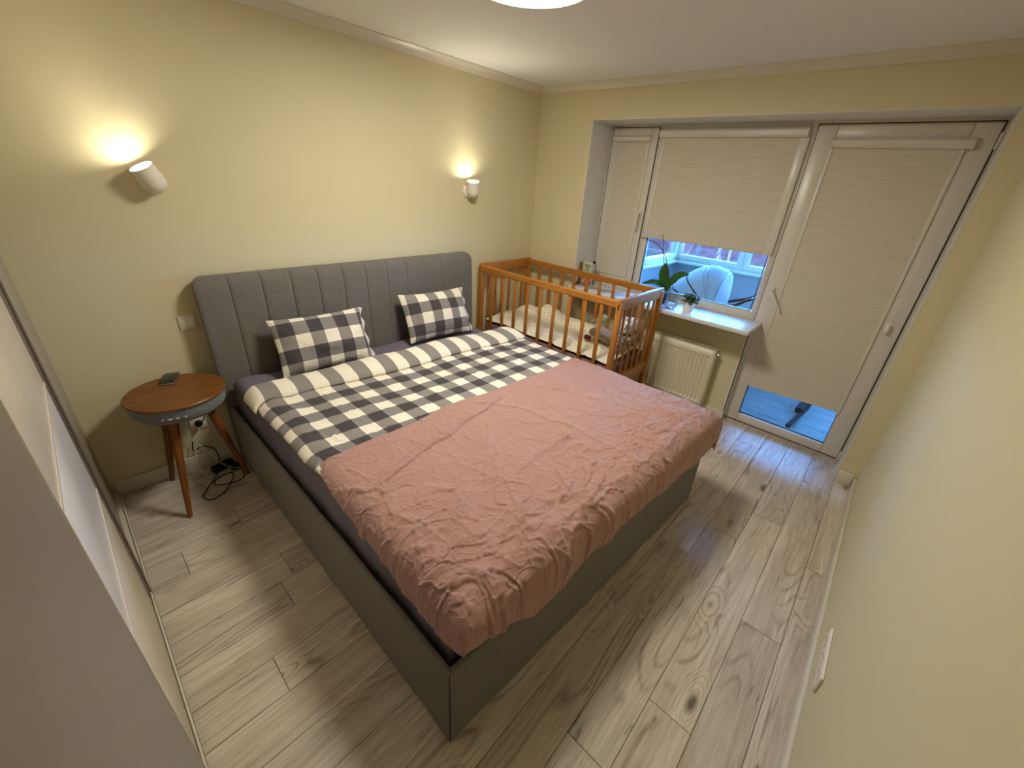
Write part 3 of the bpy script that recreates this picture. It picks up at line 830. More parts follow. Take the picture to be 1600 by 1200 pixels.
def fold():
    s = np.linspace(-2.815, -0.915, 230)
    prof = [(-0.02, 0.000), (0.006, 0.006), (0.022, 0.022), (0.020, 0.042), (0.004, 0.056), (-0.03, 0.062), (-0.07, 0.060), (-0.11, 0.050), (-0.135, 0.036), (-0.145, 0.022), (-0.140, 0.012), (-0.125, 0.008), (-0.10, 0.010)]
    # refine
    pr_ = []
    for a, b_ in zip(prof, prof[1:]):
        for k in range(4): pr_.append((a[0] + (b_[0] - a[0]) * k / 4, a[1] + (b_[1] - a[1]) * k / 4))
    pr_.append(prof[-1]); pr_ = np.array(pr_)
    ln = np.concatenate([[0], np.cumsum(np.hypot(*np.diff(pr_, axis=0).T))])
    P = np.zeros((len(s), len(pr_), 3)); UV = np.zeros((len(s), len(pr_), 2))
    for i, x in enumerate(s):
        t_ = (x + 2.80) / 1.87; wd_ = 1.0 + 0.35 * t_ + 0.05 * math.sin(x * 5)
        e = min(1.0, min(x + 2.815, -0.915 - x) / 0.06); e = 0.35 + 0.65 * math.sqrt(max(0, 1 - (1 - e) ** 2))
        hh = (0.86 + 0.12 * math.sin(x * 3.1 + 1) + 0.08 * math.sin(x * 11)) * e
        yb = float(fold_y(np.array(x)))
        xx = np.full(len(pr_), x)
        yy = yb + pr_[:, 0] * wd_ + (1 - e) * -0.03
        bz = duvet_base(np.array([x] * len(pr_)), yy) - (0.03 * max(0, (-2.76 - x) / 0.05) ** 1.5 if x < -2.76 else 0) - (0.02 * max(0, (x + 0.97) / 0.05) if x > -0.97 else 0)
        zz = bz + pr_[:, 1] * hh + 0.003 * fbm(xx * 12, yy * 14, 3, 31) * (pr_[:, 1] > 0.012)
        P[i, :, 0] = xx + 0.004 * fbm(yy * 9, xx * 9, 2, 33); P[i, :, 1] = yy; P[i, :, 2] = zz
        UV[i, :, 0] = (x + 3.0) / CELL; UV[i, :, 1] = 0.08 + 0.9 * ln / ln[-1] + 0.06 * math.sin(x * 4)
    return B().grid(P, UV)
# the strip's visible face is one row of the weave: white / mid grey
fo = fold().build('turned_back_edge', M['check'], duv, angle=80)
md = fo.modifiers.new('thickness', 'SOLIDIFY'); md.thickness = 0.006; md.offset = -1

# dusty pink blanket
CREASES = [
 ([(-2.80, -1.70), (-2.716, -1.65), (-2.651, -1.587), (-2.529, -1.551), (-2.349, -1.502), (-2.237, -1.499), (-2.139, -1.464), (-1.952, -1.445), (-1.80, -1.40)], 0.013, 0.017),
 ([(-2.454, -1.852), (-2.546, -1.919), (-2.622, -1.936), (-2.761, -1.943), (-2.846, -1.972)], 0.009, 0.013),
 ([(-1.95, -1.36), (-1.8, -1.541), (-1.771, -1.748), (-1.747, -1.818), (-1.738, -2.05), (-1.749, -2.21), (-1.794, -2.304)], 0.007, 0.012),
 ([(-1.817, -1.895), (-2.028, -1.873), (-2.195, -1.905)], 0.008, 0.012),
 ([(-1.86, -2.24), (-1.937, -2.229), (-2.118, -2.156), (-2.234, -2.107), (-2.326, -2.105), (-2.468, -2.099)], 0.009, 0.012),
 ([(-2.102, -2.202), (-2.228, -2.234), (-2.341, -2.281)], 0.010, 0.014),
 ([(-2.034, -1.541), (-2.218, -1.739), (-2.345, -1.85)], 0.006, 0.012),
 ([(-1.116, -1.867), (-1.218, -1.844), (-1.26, -1.87)], 0.007, 0.012),
 ([(-1.213, -2.086), (-1.232, -2.23)], 0.007, 0.012),
 ([(-2.674, -1.616), (-2.72, -1.754)], 0.009, 0.014), ([(-2.738, -1.629), (-2.823, -1.69)], 0.007, 0.012),
 ([(-2.70, -1.80), (-2.773, -1.827), (-2.831, -1.794)], 0.008, 0.012),
 ([(-0.888, -2.071), (-1.088, -2.25), (-1.231, -2.339)], 0.006, 0.014),
 ([(-2.62, -2.02), (-2.72, -2.06), (-2.80, -2.04)], 0.008, 0.013), ([(-2.45, -2.14), (-2.60, -2.20), (-2.70, -2.30)], 0.008, 0.014),
 ([(-1.55, -1.42), (-1.45, -1.60), (-1.40, -1.80)], 0.005, 0.012), ([(-1.35, -1.95), (-1.50, -2.10), (-1.62, -2.28)], 0.006, 0.012),
 ([(-2.30, -1.95), (-2.36, -2.05), (-2.52, -2.12)], 0.006, 0.010), ([(-2.05, -2.0), (-2.12, -2.12), (-2.2, -2.28)], 0.007, 0.011),
]
def blanket():
    r = 0.085
    s = np.linspace(-2.80 - 0.16, -0.93 + 0.23, 520); q = np.linspace(0, 1, 380)
    S, Q = np.meshgrid(s, q, indexing='ij')
    # side overhang on the near side grows towards the foot
    lm = 0.085 + 0.120 * np.clip((Q - 0.02) / 0.7, 0, 1) ** 1.1 + 0.005 * np.sin(Q * 22) * Q
    lm = lm * (1 - 0.25 * np.clip((Q - 0.86) / 0.14, 0, 1))
    loS = -2.712
    u = (S - s[0]) / (s[-1] - s[0])
    S2 = (loS - lm) + u * ((s[-1]) - (loS - lm))
    X, dX, ov = edge_drape(S2, loS, -1.015, 0, 0, r)
    yT = -1.262 - 0.085 * (X + 2.78) / 1.85 - 0.012 * np.sin(X * 4.5 + 1.0) - 0.006 * np.sin(X * 13)
    yS = -2.160 - 0.056 * (X + 2.835)                 # where the foot rounding begins
    # foot overhang in arc length (hem measured in the photograph)
    hem = np.interp(X, [-2.85, -2.76, -2.60, -2.50, -2.30, -2.10, -1.95, -1.75, -1.50, -1.28, -1.1, -0.95, -0.9], [0.12, 0.165, 0.225, 0.30, 0.27, 0.245, 0.215, 0.235, 0.25, 0.285, 0.27, 0.25, 0.25])
    hem = hem + 0.005 * np.sin(X * 15)
    T = yT + (yS - hem - yT) * Q
    aF = np.maximum(yS - T, 0); qq = np.minimum(aF / r, PI / 2)
    Y = np.maximum(T, yS) - r * np.sin(qq) * 1.06
    dY = r * (1 - np.cos(qq)) + np.maximum(aF - r * PI / 2, 0)
    drop = (dX ** 4 + dY ** 4 + 1e-12) ** 0.25
    Z = duvet_base(X, np.maximum(Y, -2.2)) + 0.020 - drop
    flat = np.exp(-(drop / 0.05) ** 2)
    w = 0.006 * fbm(X * 5, Y * 5, 3, 40) + 0.0048 * ridge(X * 5.5 + Y * 2, Y * 5.5 - X, 41, 0.10) + 0.0042 * ridge(X * 11 + 3, Y * 13, 42, 0.13) + 0.0026 * ridge(X * 22, Y * 25, 43, 0.18)
    mask = 0.55 + 0.45 * np.clip((-(Y + 1.25)) / 0.7, 0, 1)
    w = w * (mask + 0.9 * np.clip((-(Y + 1.95)) / 0.25, 0, 1) + 0.6 * np.exp(-((X + 2.72) / 0.12) ** 2))
    for pts, h, sg in CREASES:
        d, side = seg_dist(X, Y, pts)
        w = w + h * np.exp(-np.where(side > 0, d / (sg * 1.5), d / (sg * 0.4)) ** 2 * 1.0)
    # hanging pleats push outwards
    hangL = np.clip(dX / 0.12, 0, 1) * (X < -2); hangF = np.clip(dY / 0.12, 0, 1)
    pl = 0.5 + 0.5 * fbm(Y * 8, Z * 2 + 7, 3, 50); pf = 0.5 + 0.5 * fbm(X * 6, Z * 2 + 1, 2, 51) 
    w = w * (1 - 0.55 * np.clip((drop - 0.08) / 0.1, 0, 1))
    X = X - hangL * (0.012 * pl + w * 1.2) + np.clip(dX / 0.12, 0, 1) * (X > -2) * 0.012 * pl
    Y = Y - hangF * (0.020 * pf + w * 1.5)
    flare = np.clip((drop - 0.15) / 0.08, 0, 1)
    corner = np.exp(-(((X + 0.93) / 0.12) ** 2)) * hangF
    X = X + corner * 0.02
    Z = Z + w * (0.35 + 0.65 * flat)
    return B().grid(np.stack([X, Y, Z], 2))
bo = blanket().build('blanket', M['pink'], None, (-1.87, -1.8, 0.6), angle=80)
tag(bo, 'crumpled dusty pink cotton blanket spread over the foot of the bed', 'blanket')
md = bo.modifiers.new('thickness', 'SOLIDIFY'); md.thickness = 0.004; md.offset = -1

# pillows
def pillow(label, BL, BR, TL, uoff, seed, T=0.075):
    BL, BR, TL = Vector(BL), Vector(BR), Vector(TL)
    ux = (BR - BL); vy = (TL - BL); hw, hh = ux.length / 2, vy.length / 2
    U = ux.normalized(); V = (vy - vy.dot(U) * U).normalized(); N = U.cross(V).normalized()
    if N.y > 0: N = -N
    C = (BR + TL) / 2 + N * (T * 0.35)
    r = thing('pillow', label, 'pillow', tuple(C - V * hh), 'checked pillows against the headboard')
    n, m = 90, 64
    u = np.sin(np.linspace(-1, 1, n) * PI / 2); v = np.sin(np.linspace(-1, 1, m) * PI / 2)
    A, Bv = np.meshgrid(u, v, indexing='ij')
    prof = ((1 - np.abs(A) ** 2.6) * (1 - np.abs(Bv) ** 2.6)) ** 0.62
    prof = prof * (1 + 0.18 * fbm(A * 1.5 + seed, Bv * 1.5, 2, seed))
    px = hw * A * (1 - 0.05 * (1 - Bv ** 2)); py = hh * Bv * (1 - 0.08 * (1 - A ** 2))
    g = B(); Un, Vn, Nn, Cn = (np.array(q) for q in (U, V, N, C))
    edge = 1 - prof
    wr = 0.004 * fbm(A * 4, Bv * 3, 3, seed + 3) + 0.003 * ridge(A * 3, Bv * 3, seed + 4)
    for sg in (1, -1):
        hgt = sg * T * prof * (1.0 if sg > 0 else 0.7) + wr * (prof > 0.02)
        P = Cn + px[..., None] * Un + py[..., None] * Vn + hgt[..., None] * Nn
        if sg < 0: P = P[::-1]
        uv = np.stack([(px + hw) / CELL + uoff[0], (py + hh) / CELL + uoff[1]], 2)
        if sg < 0: uv = uv[::-1]
        g.grid(P, uv)
    g.build('pillow_case', M['check'], r, angle=80)
    # white inner hem that sticks out along the open end
    n2 = 30; P = np.zeros((n2, 5, 3))
    for i, tv in enumerate(np.linspace(-0.99, 0.98, n2)):
        e = 1 - 0.05 * (1 - tv * tv); base = Cn + hw * e * Un + hh * tv * Vn
        for j, tt in enumerate(np.linspace(0, 1, 5)):
            wv = 0.004 * math.sin(i * 1.1 + j) 
            P[i, j] = base + Un * (-0.012 + 0.034 * tt * (0.75 + 0.25 * math.sin(i * 0.7))) + Nn * (0.008 + wv - 0.02 * tt)
    hm = B().grid(P).build('white_hem', M['white_cloth'], r, angle=80)
    mo = hm.modifiers.new('thickness', 'SOLIDIFY'); mo.thickness = 0.003
    return r
pillow('checked pillow leaning on the headboard nearer the side table', (-2.535, -0.335, 0.595), (-1.975, -0.375, 0.595), (-2.60, -0.175, 0.905), (0.55, 0.1), 61)
pillow('checked pillow leaning on the headboard nearer the cot', (-1.648, -0.335, 0.605), (-1.095, -0.39, 0.605), (-1.712, -0.165, 0.925), (0.5, 0.5), 67)

# ------------------------------------------------------------------ side table, phone, cables
TCX, TCY, TZ = -3.057, -0.240, 0.645
tb = thing('side_table', 'round walnut side table with a grey speaker drum on three legs', 'table', (TCX, TCY, 0))
B().lathe([(0, 0), (0.212, 0), (0.216, -0.004), (0.216, -0.012), (0.212, -0.016), (0, -0.016)], (TCX, TCY, TZ), n=72).build('table_top', M['walnut'], tb)
dr = B().lathe([(0, -0.016), (0.206, -0.016), (0.206, -0.050), (0.201, -0.078), (0.188, -0.096), (0.16, -0.106), (0, -0.106)], (TCX, TCY, TZ), n=72).build('speaker_drum', M['speaker'], tb)
ca = Vector((-3.28 - TCX, -2.8 - TCY)); a0 = math.atan2(ca.y, ca.x)
for k, (da, sh) in enumerate(((-0.42, 0), (-0.27, 1), (-0.13, 1), (0.03, 0))):
    a = a0 + da; n = Vector((math.cos(a), math.sin(a), -0.10)).normalized(); c = Vector((TCX + math.cos(a) * 0.2055, TCY + math.sin(a) * 0.2055, TZ - 0.058)) 
    tdir = Vector((-math.sin(a), math.cos(a), 0)); up = Vector((0, 0, 1))
    b = B()
    if sh: b.box(-0.008, 0.008, -0.0025, 0.0025, -0.0025, 0.0025, 0.001)
    else: b.lathe([(0, -0.002), (0.0045, -0.002), (0.005, 0.0015), (0, 0.002)], (0, 0, 0), (0, 1, 0), 12)
    mt4 = Matrix((tdir, n, tdir.cross(n))).transposed()
    b.v = [tuple(mt4 @ Vector(p) + c + n * 0.002) for p in b.v]
    b.build('button', M['white_plastic'], dr)
for (fx, fy) in ((-3.188, -0.452), (-3.188, -0.046), (-2.856, -0.275)):
    dx_, dy_ = fx - TCX, fy - TCY; L = math.hypot(dx_, dy_)
    tp = (TCX + dx_ / L * 0.105, TCY + dy_ / L * 0.105, TZ - 0.10)
    B().tube([(fx, fy, 0.003), (fx + (tp[0] - fx) * 0.35, fy + (tp[1] - fy) * 0.35, 0.19), (fx + (tp[0] - fx) * 0.8, fy + (tp[1] - fy) * 0.8, 0.44), tp], [0.0115, 0.0155, 0.0205, 0.021], 20).build('leg', M['walnut_leg'], tb)
ph = thing('phone', 'dark phone lying flat on the round side table', 'phone', (-3.055, -0.07, TZ))
rot = Matrix.Rotation(math.radians(-22), 3, 'Z')
def ph_box(b, sx_, sy_, z0, z1, bev):
    b.box(-sx_, sx_, -sy_, sy_, -(z1 - z0) / 2, (z1 - z0) / 2, bev); b.v = [tuple(rot @ Vector(p) + Vector((-3.053, -0.075, (z0 + z1) / 2))) for p in b.v]; return b
ph_box(B(), 0.036, 0.073, TZ + 0.0005, TZ + 0.0085, 0.0035).build('phone_body', M['phone_edge'], ph)
ph_box(B(), 0.0345, 0.0715, TZ + 0.0082, TZ + 0.0092, 0.0004).build('screen', M['phone_glass'], ph)

pb = thing('power_adapter', 'black power adapter lying among cables under the side table', 'adapter', (-2.94, -0.125, 0))
rz = Matrix.Rotation(math.radians(16), 3, 'Z')
b = B().box(-0.06, 0.06, -0.028, 0.028, -0.017, 0.017, 0.006); b.v = [tuple(rz @ Vector(p) + Vector((-2.945, -0.115, 0.018))) for p in b.v]; b.build('adapter_body', M['black'], pb)
b = B().box(-0.03, 0.03, -0.022, 0.022, -0.013, 0.013, 0.005); b.v = [tuple(rz @ Vector(p) + Vector((-2.885, -0.165, 0.014))) for p in b.v]; b.build('plug_block', M['black'], pb)
def spline(pts, n=12):
    P = [Vector(p) for p in pts]; P = [P[0]] + P + [P[-1]]; out = []
    for i in range(1, len(P) - 2):
        for k in range(n):
            t_ = k / n; a, b_, c, d = P[i - 1], P[i], P[i + 1], P[i + 2]
            out.append(0.5 * ((2 * b_) + (c - a) * t_ + (2 * a - 5 * b_ + 4 * c - d) * t_ ** 2 + (3 * b_ - a - 3 * c + d) * t_ ** 3))
    out.append(P[-2]); return out
def cable(name, label, pts, r, m):
    o = B().tube(spline(pts), r, 6).build(name, m, None, tuple(pts[0])); return tag(o, label, 'cable')
cable('power_cable', 'black cable looping on the floor in front of the adapter',
      [(-2.89, -0.14, 0.03), (-2.87, -0.22, 0.012), (-2.89, -0.30, 0.005), (-2.97, -0.30, 0.005), (-3.03, -0.25, 0.005), (-2.98, -0.20, 0.006), (-2.92, -0.22, 0.013), (-2.95, -0.30, 0.013), (-3.01, -0.37, 0.005), (-3.075, -0.385, 0.005), (-3.10, -0.33, 0.005), (-3.06, -0.26, 0.005), (-2.99, -0.17, 0.012), (-2.95, -0.09, 0.04), (-2.95, -0.045, 0.11), (-3.0, -0.035, 0.15), (-3.05, -0.03, 0.14), (-3.04, -0.03, 0.20)], 0.0035, M['black_cable'])
cable('charger_cable', 'thin white cable hanging from the socket down to the floor',
      [(-2.99, -0.045, 0.29), (-3.03, -0.06, 0.20), (-3.055, -0.08, 0.10), (-3.05, -0.13, 0.03), (-3.02, -0.20, 0.006), (-2.96, -0.25, 0.004), (-2.90, -0.27, 0.004)], 0.0028, M['white_cable'])
cable('lamp_cable', 'thin white cable arching from the side table to the adapter',
      [(-3.10, -0.12, 0.54), (-3.11, -0.06, 0.40), (-3.06, -0.035, 0.25), (-3.0, -0.05, 0.14), (-2.95, -0.14, 0.055), (-2.90, -0.20, 0.028), (-2.86, -0.20, 0.03), (-2.86, -0.12, 0.03), (-2.88, -0.11, 0.04)], 0.0024, M['white_cable'])
pl_ = thing('wall_plug', 'black plug in the socket under the side table', 'plug', (-2.985, -0.012, 0.302))
B().lathe([(0, 0), (0.019, 0), (0.019, 0.018), (0.012, 0.032), (0, 0.034)], (-2.985, -0.013, 0.302), (0, -1, 0.1), 18).build('plug_body', M['black'], pl_)
B().tube(spline([(-2.985, -0.04, 0.30), (-2.97, -0.06, 0.33), (-2.955, -0.06, 0.36), (-2.97, -0.09, 0.43), (-3.02, -0.14, 0.53)]), 0.003, 6).build('plug_cord', M['black_cable'], pl_)

# ------------------------------------------------------------------ cot
CX0, CX1, CY0, CY1, CZ = -0.768, -0.085, -0.069, -1.519, 1.072
cot = thing('cot', 'amber wooden baby cot with slatted sides beside the window', 'cot', (-0.43, -0.79, 0))
pw = 0.042
for (x, y) in ((CX0, CY0 - pw), (CX1 - pw, CY0 - pw), (CX0, CY1), (CX1 - pw, CY1)):
    B().box(x, x + pw, y, y + pw, 0.0, CZ - 0.028, 0.006).build('post', M['crib'], cot)
def long_rail(x, z1, dip, h, name):
    v = []; f = []; N = 28; prof = [(0, 0.006), (0.006, 0), (0.022, 0), (0.028, 0.006), (0.028, h - 0.008), (0.020, h), (0.008, h), (0, h - 0.008)]
    k = len(prof)
    for i in range(N + 1):
        t_ = i / N; y = CY0 - 0.012 + (CY1 - CY0 + 0.024) * t_
        d_ = dip * (0.5 - 0.5 * math.cos(2 * PI * min(1, max(0, t_)))) ** 0.6
        for a, z in prof: v.append((x + a, y, z1 - h + z - d_))
    for i in range(N):
        for j in range(k): f.append((i * k + j, i * k + (j + 1) % k, (i + 1) * k + (j + 1) % k, (i + 1) * k + j))
    f += [tuple(range(k))[::-1], tuple(range(N * k, N * k + k))]
    return B().add(v, f).build(name, M['crib_x'], cot, angle=40)
long_rail(CX0 + 0.004, CZ - 0.012, 0.004, 0.052, 'top_rail'); long_rail(CX1 - 0.034, CZ - 0.012, 0.004, 0.052, 'top_rail')
long_rail(CX0 + 0.004, 0.42, 0, 0.07, 'bottom_rail'); long_rail(CX1 - 0.034, 0.42, 0, 0.07, 'bottom_rail')
for y in (CY0 - 0.036, CY1 + 0.008):
    B().box(CX0, CX1, y, y + 0.028, CZ - 0.085, CZ, 0.009, 3).build('end_top_rail', M['crib_e'], cot)
    B().box(CX0 + 0.03, CX1 - 0.03, y, y + 0.028, 0.345, 0.445, 0.005).build('end_bottom_rail', M['crib_e'], cot)
first = None
for side, x in ((0, CX0 + 0.012), (1, CX1 - 0.026)):
    for k in range(1, 10):
        y = CY0 - pw / 2 + (CY1 - CY0 + pw) * k / 10
        if first is None: first = B().box(x, x + 0.013, y - 0.015, y + 0.015, 0.41, CZ - 0.06, 0.004).build('slat', M['crib'], cot); fx, fy = x, y
        else: clone(first, cot, (x - fx, y - fy, 0))
first = None
for y in (CY0 - 0.029, CY1 + 0.015):
    for k in range(1, 7):
        x = CX0 + pw / 2 + (CX1 - CX0 - pw) * k / 7
        if first is None: first = B().box(x - 0.012, x + 0.012, y, y + 0.013, 0.43, CZ - 0.075, 0.004).build('end_slat', M['crib'], cot); fx, fy = x, y
        else: clone(first, cot, (x - fx, y - fy, 0))
B().box(CX0 + 0.036, CX1 - 0.038, CY1 + 0.045, CY0 - 0.045, 0.425, 0.44).build('base_board', M['crib'], cot)
cm = roundbox(((CX0 + CX1) / 2 - 0.001, (CY0 + CY1) / 2, 0.487), (0.298, 0.672, 0.046), 0.02, 20, 0.001, 4).build('cot_mattress', M['mauve'], None, (-0.43, -0.79, 0.441), angle=60)
tag(cm, 'thin cot mattress in a mauve brown sheet', 'mattress')
def dotted():
    nx_, ny_ = 120, 190
    s = np.linspace(-0.718, -0.135, nx_); q = np.linspace(-0.135, -1.455, ny_)
    X, Y = np.meshgrid(s, q, indexing='ij')
    tX = (X + 0.718) / 0.583
    h = 0.030 + 0.03 * tX
    for (cx, cy, sx_, sy_, a) in ((-0.33, -0.30, 0.13, 0.10, 0.085), (-0.27, -0.52, 0.15, 0.11, 0.105), (-0.30, -0.90, 0.14, 0.22, 0.06), (-0.60, -0.42, 0.10, 0.16, 0.02), (-0.30, -1.20, 0.16, 0.10, 0.03)):
        h = h + a * np.exp(-((X - cx) / sx_) ** 2 - ((Y - cy) / sy_) ** 2)
    h = h + 0.014 * fbm(X * 6, Y * 6, 3, 70) + 0.012 * ridge(X * 4, Y * 4, 71)
    ed = np.clip(np.minimum(np.minimum(X + 0.728, -0.125 - X), np.minimum(-0.125 - Y, Y + 1.465)) / 0.035, 0, 1)
    h = h * np.sqrt(np.clip(1 - (1 - ed) ** 2, 0, 1))
    wob = 0.014 * fbm(Y * 5, Y * 0 + 2, 2, 73) * (1 - ed)
    Z = 0.537 + np.maximum(h, 0.004)
    return B().grid(np.stack([X + wob, Y, Z], 2), np.stack([X, Y], 2))
o = dotted().build('cot_blanket', M['dots'], None, (-0.43, -0.79, 0.536), angle=80); tag(o, 'rumpled cream blanket with small dots lying in the cot', 'blanket')
mo = o.modifiers.new('thickness', 'SOLIDIFY'); mo.thickness = 0.004; mo.offset = -1
def lump(name, label, cat, c, h, r, m, seed, amp=0.012, freq=9, rotz=0.0, rx=0.0):
    g = roundbox((0, 0, 0), h, r, 18, amp, seed, freq); R3 = Matrix.Rotation(rotz, 3, 'Z') @ Matrix.Rotation(rx, 3, 'X')
    g.v = [tuple(R3 @ Vector(p) + Vector(c)) for p in g.v]
    o = g.build(name, m, None, (c[0], c[1], c[2] - h[2]), angle=70); return tag(o, label, cat)
lump('folded_cloth', 'taupe knitted cloth draped over the dotted blanket at the foot of the cot', 'cloth', (-0.42, -1.22, 0.668), (0.10, 0.10, 0.030), 0.03, M['taupe'], 80, 0.012, 9, 0.3, 0.35)
lump('muslin_cloth', 'white muslin cloth with a blue print bunched against the cot end', 'cloth', (-0.38, -1.405, 0.775), (0.075, 0.045, 0.060), 0.042, M['muslin_print'], 81, 0.016, 12)
lump('printed_cloth', 'grey cloth with dark shapes crumpled in the corner of the cot', 'cloth', (-0.41, -1.412, 0.650), (0.15, 0.040, 0.055), 0.036, M['dark_print'], 82, 0.016, 12)
lump('baby_garment', 'light brown baby garment bunched near the window side of the cot', 'garment', (-0.185, -1.40, 0.70), (0.045, 0.045, 0.09), 0.038, M['taupe'], 83, 0.016, 12)
lump('red_rattle', 'small dark red felt toy on the dotted blanket', 'toy', (-0.52, -1.14, 0.635), (0.020, 0.03, 0.018), 0.016, M['darkred'], 84, 0.002)
def ringtoy(label, c, R, r, m):
    pts = [(c[0] + R * math.cos(a) * 0.6, c[1] + R * math.cos(a) * 0.8, c[2] + R * math.sin(a)) for a in np.linspace(0, 2 * PI, 25)]
    t_ = thing('teether', label, 'toy', (c[0], c[1], c[2] - R - r)); B().tube(pts, r, 10, False).build('ring', m, t_)
    B().sphere((c[0] + 0.01, c[1] + 0.03, c[2]), 0.018, 12).build('bead', M['grey_soft'], t_)
ringtoy('pale green ring teether on the dotted blanket by the far slats', (-0.175, -1.0, 0.66), 0.026, 0.008, M['grey_soft'])
lump('soft_toy', 'small sage green soft toy behind the corner post of the cot', 'toy', (-0.27, -1.13, 0.745), (0.03, 0.035, 0.035), 0.028, M['grey_soft'], 85, 0.003)

# ------------------------------------------------------------------ radiator
rd = thing('radiator', 'white panel radiator under the window sill', 'radiator', (-0.06, -1.6, 0.2))
RY0, RY1, RZ0, RZ1 = -1.17, -1.966, 0.205, 0.727
def rad_panel(xf, name):
    pitch = 0.0345; P = []
    ys = [RY0]; pts = []
    n = int((RY0 - RY1 - 0.03) / pitch)
    pts.append((RY0, 0)); y = RY0 - 0.012
    for k in range(n):
        pts += [(y - 0.005, 0.0), (y - 0.011, 0.011), (y - 0.0245, 0.011), (y - 0.0305, 0.0)]; y -= pitch
    pts.append((RY1, 0)); v = []; f = []; zz = [RZ0, RZ0 + 0.035, RZ0 + 0.05, RZ1 - 0.075, RZ1 - 0.06, RZ1]
    for i, z in enumerate(zz):
        k_ = 1.0 if 2 <= i <= 3 else 0.0
        for (yy, d) in pts: v.append((xf + d * k_, yy, z))
    m_ = len(pts)
    for i in range(len(zz) - 1):
        for j in range(m_ - 1): f.append((i * m_ + j, i * m_ + j + 1, (i + 1) * m_ + j + 1, (i + 1) * m_ + j))
    b = B().add(v, f); 
    o = b.build(name, M['radiator'], rd, angle=30); md_ = o.modifiers.new('thickness', 'SOLIDIFY'); md_.thickness = 0.0015
    return o
rad_panel(-0.112, 'front_panel')
B().box(-0.045, -0.04, RY1 + 0.01, RY0 - 0.01, RZ0 + 0.02, RZ1 - 0.02).build('rear_panel', M['radiator'], rd)
for yy in (RY0, RY1): B().box(-0.113, -0.038, yy - 0.003 if yy == RY1 else yy - 0.001, yy + 0.001 if yy == RY1 else yy + 0.003, RZ0 + 0.02, RZ1 - 0.002, 0.001).build('side_cover', M['radiator'], rd)
g = B(); g.box(-0.113, -0.104, RY1, RY0, RZ1 - 0.004, RZ1 + 0.002); g.box(-0.046, -0.036, RY1, RY0, RZ1 - 0.004, RZ1 + 0.002)
y = RY1 + 0.01
while y < RY0 - 0.01: g.box(-0.105, -0.045, y, y + 0.006, RZ1 - 0.004, RZ1 + 0.0005); y += 0.016
gr = g.build('top_grille', M['radiator'], rd)
for yy in (RY1 + 0.10, RY0 - 0.10): B().box(-0.04, -0.001, yy - 0.012, yy + 0.012, RZ1 - 0.12, RZ1 - 0.03).build('bracket', M['radiator'], rd)
B().box(-0.04, -0.001, RY1 + 0.108, RY1 + 0.132, RZ0 + 0.05, RZ0 + 0.12).build('bracket', M['radiator'], rd)
B().lathe([(0, 0), (0.006, 0), (0.006, 0.012), (0.009, 0.013), (0.009, 0.022), (0, 0.022)], (-0.075, RY1 - 0.003, RZ1 - 0.04), (0, -1, 0), 12).build('bleed_valve', M['chrome'], rd)
b = B().tube([(-0.085, RY1 + 0.06, 0.111), (-0.085, RY1 + 0.06, RZ0 + 0.01)], 0.009, 12).tube([(-0.085, RY1 + 0.11, 0.111), (-0.085, RY1 + 0.11, RZ0 + 0.01)], 0.009, 12)
b.build('supply_pipes', M['radiator'], rd)
rd.location = Vector(rd.location) + Vector((0.226, 0, -0.105))

# ------------------------------------------------------------------ things on the sill
def leaf(pts, widths, parent, m, fold_=0.25, nrm=(0, 0, 1), name='leaf'):
    P = spline(pts, 6); n = len(P); ws = np.interp(np.linspace(0, 1, n), np.linspace(0, 1, len(widths)), widths)
    nrm = Vector(nrm); V = np.zeros((n, 5, 3))
    for i, p in enumerate(P):
        t_ = (P[min(i + 1, n - 1)] - P[max(i - 1, 0)]).normalized(); sd = t_.cross(nrm).normalized(); up = sd.cross(t_)
        for j, a in enumerate((-1, -0.5, 0, 0.5, 1)):
            V[i, j] = p + sd * a * ws[i] + up * abs(a) * fold_ * ws[i]
    o = B().grid(V).build(name, m, parent, angle=80); md_ = o.modifiers.new('t', 'SOLIDIFY'); md_.thickness = 0.002
    return o
oc = thing('orchid', 'tall orchid without flowers in a clear pot on the window sill', 'plant', (0.12, -1.43, SILLZ))
B().lathe([(0, 0), (0.045, 0), (0.052, 0.05), (0.058, 0.115), (0.055, 0.115), (0.050, 0.05), (0.043, 0.004), (0, 0.004)], (0.12, -1.43, SILLZ), n=28).build('pot', M['clear'], oc)
B().lathe([(0, 0.006), (0.040, 0.006), (0.047, 0.05), (0.050, 0.095), (0.02, 0.10), (0, 0.10)], (0.12, -1.43, SILLZ), n=24).build('bark_soil', M['soil'], oc)
leaf([(0.12, -1.432, 1.00), (0.115, -1.415, 1.07), (0.115, -1.395, 1.15), (0.12, -1.395, 1.222)], [0.010, 0.034, 0.043, 0.036, 0.008], oc, M['leaf'], 0.2, (-0.9, -0.5, 0.1))
leaf([(0.12, -1.44, 1.00), (0.12, -1.475, 1.085), (0.12, -1.53, 1.145), (0.125, -1.60, 1.165)], [0.010, 0.026, 0.036, 0.030, 0.006], oc, M['leaf'], 0.2, (-0.75, -0.1, 0.65))
leaf([(0.11, -1.43, 1.00), (0.08, -1.40, 1.05), (0.06, -1.34, 1.062), (0.06, -1.25, 1.03)], [0.010, 0.026, 0.034, 0.028, 0.006], oc, M['leaf'], 0.2, (-0.5, 0.0, 0.85))
leaf([(0.13, -1.43, 1.00), (0.17, -1.45, 1.03), (0.22, -1.47, 1.02)], [0.008, 0.024, 0.022, 0.005], oc, M['leaf'], 0.2, (0, 0, 1))
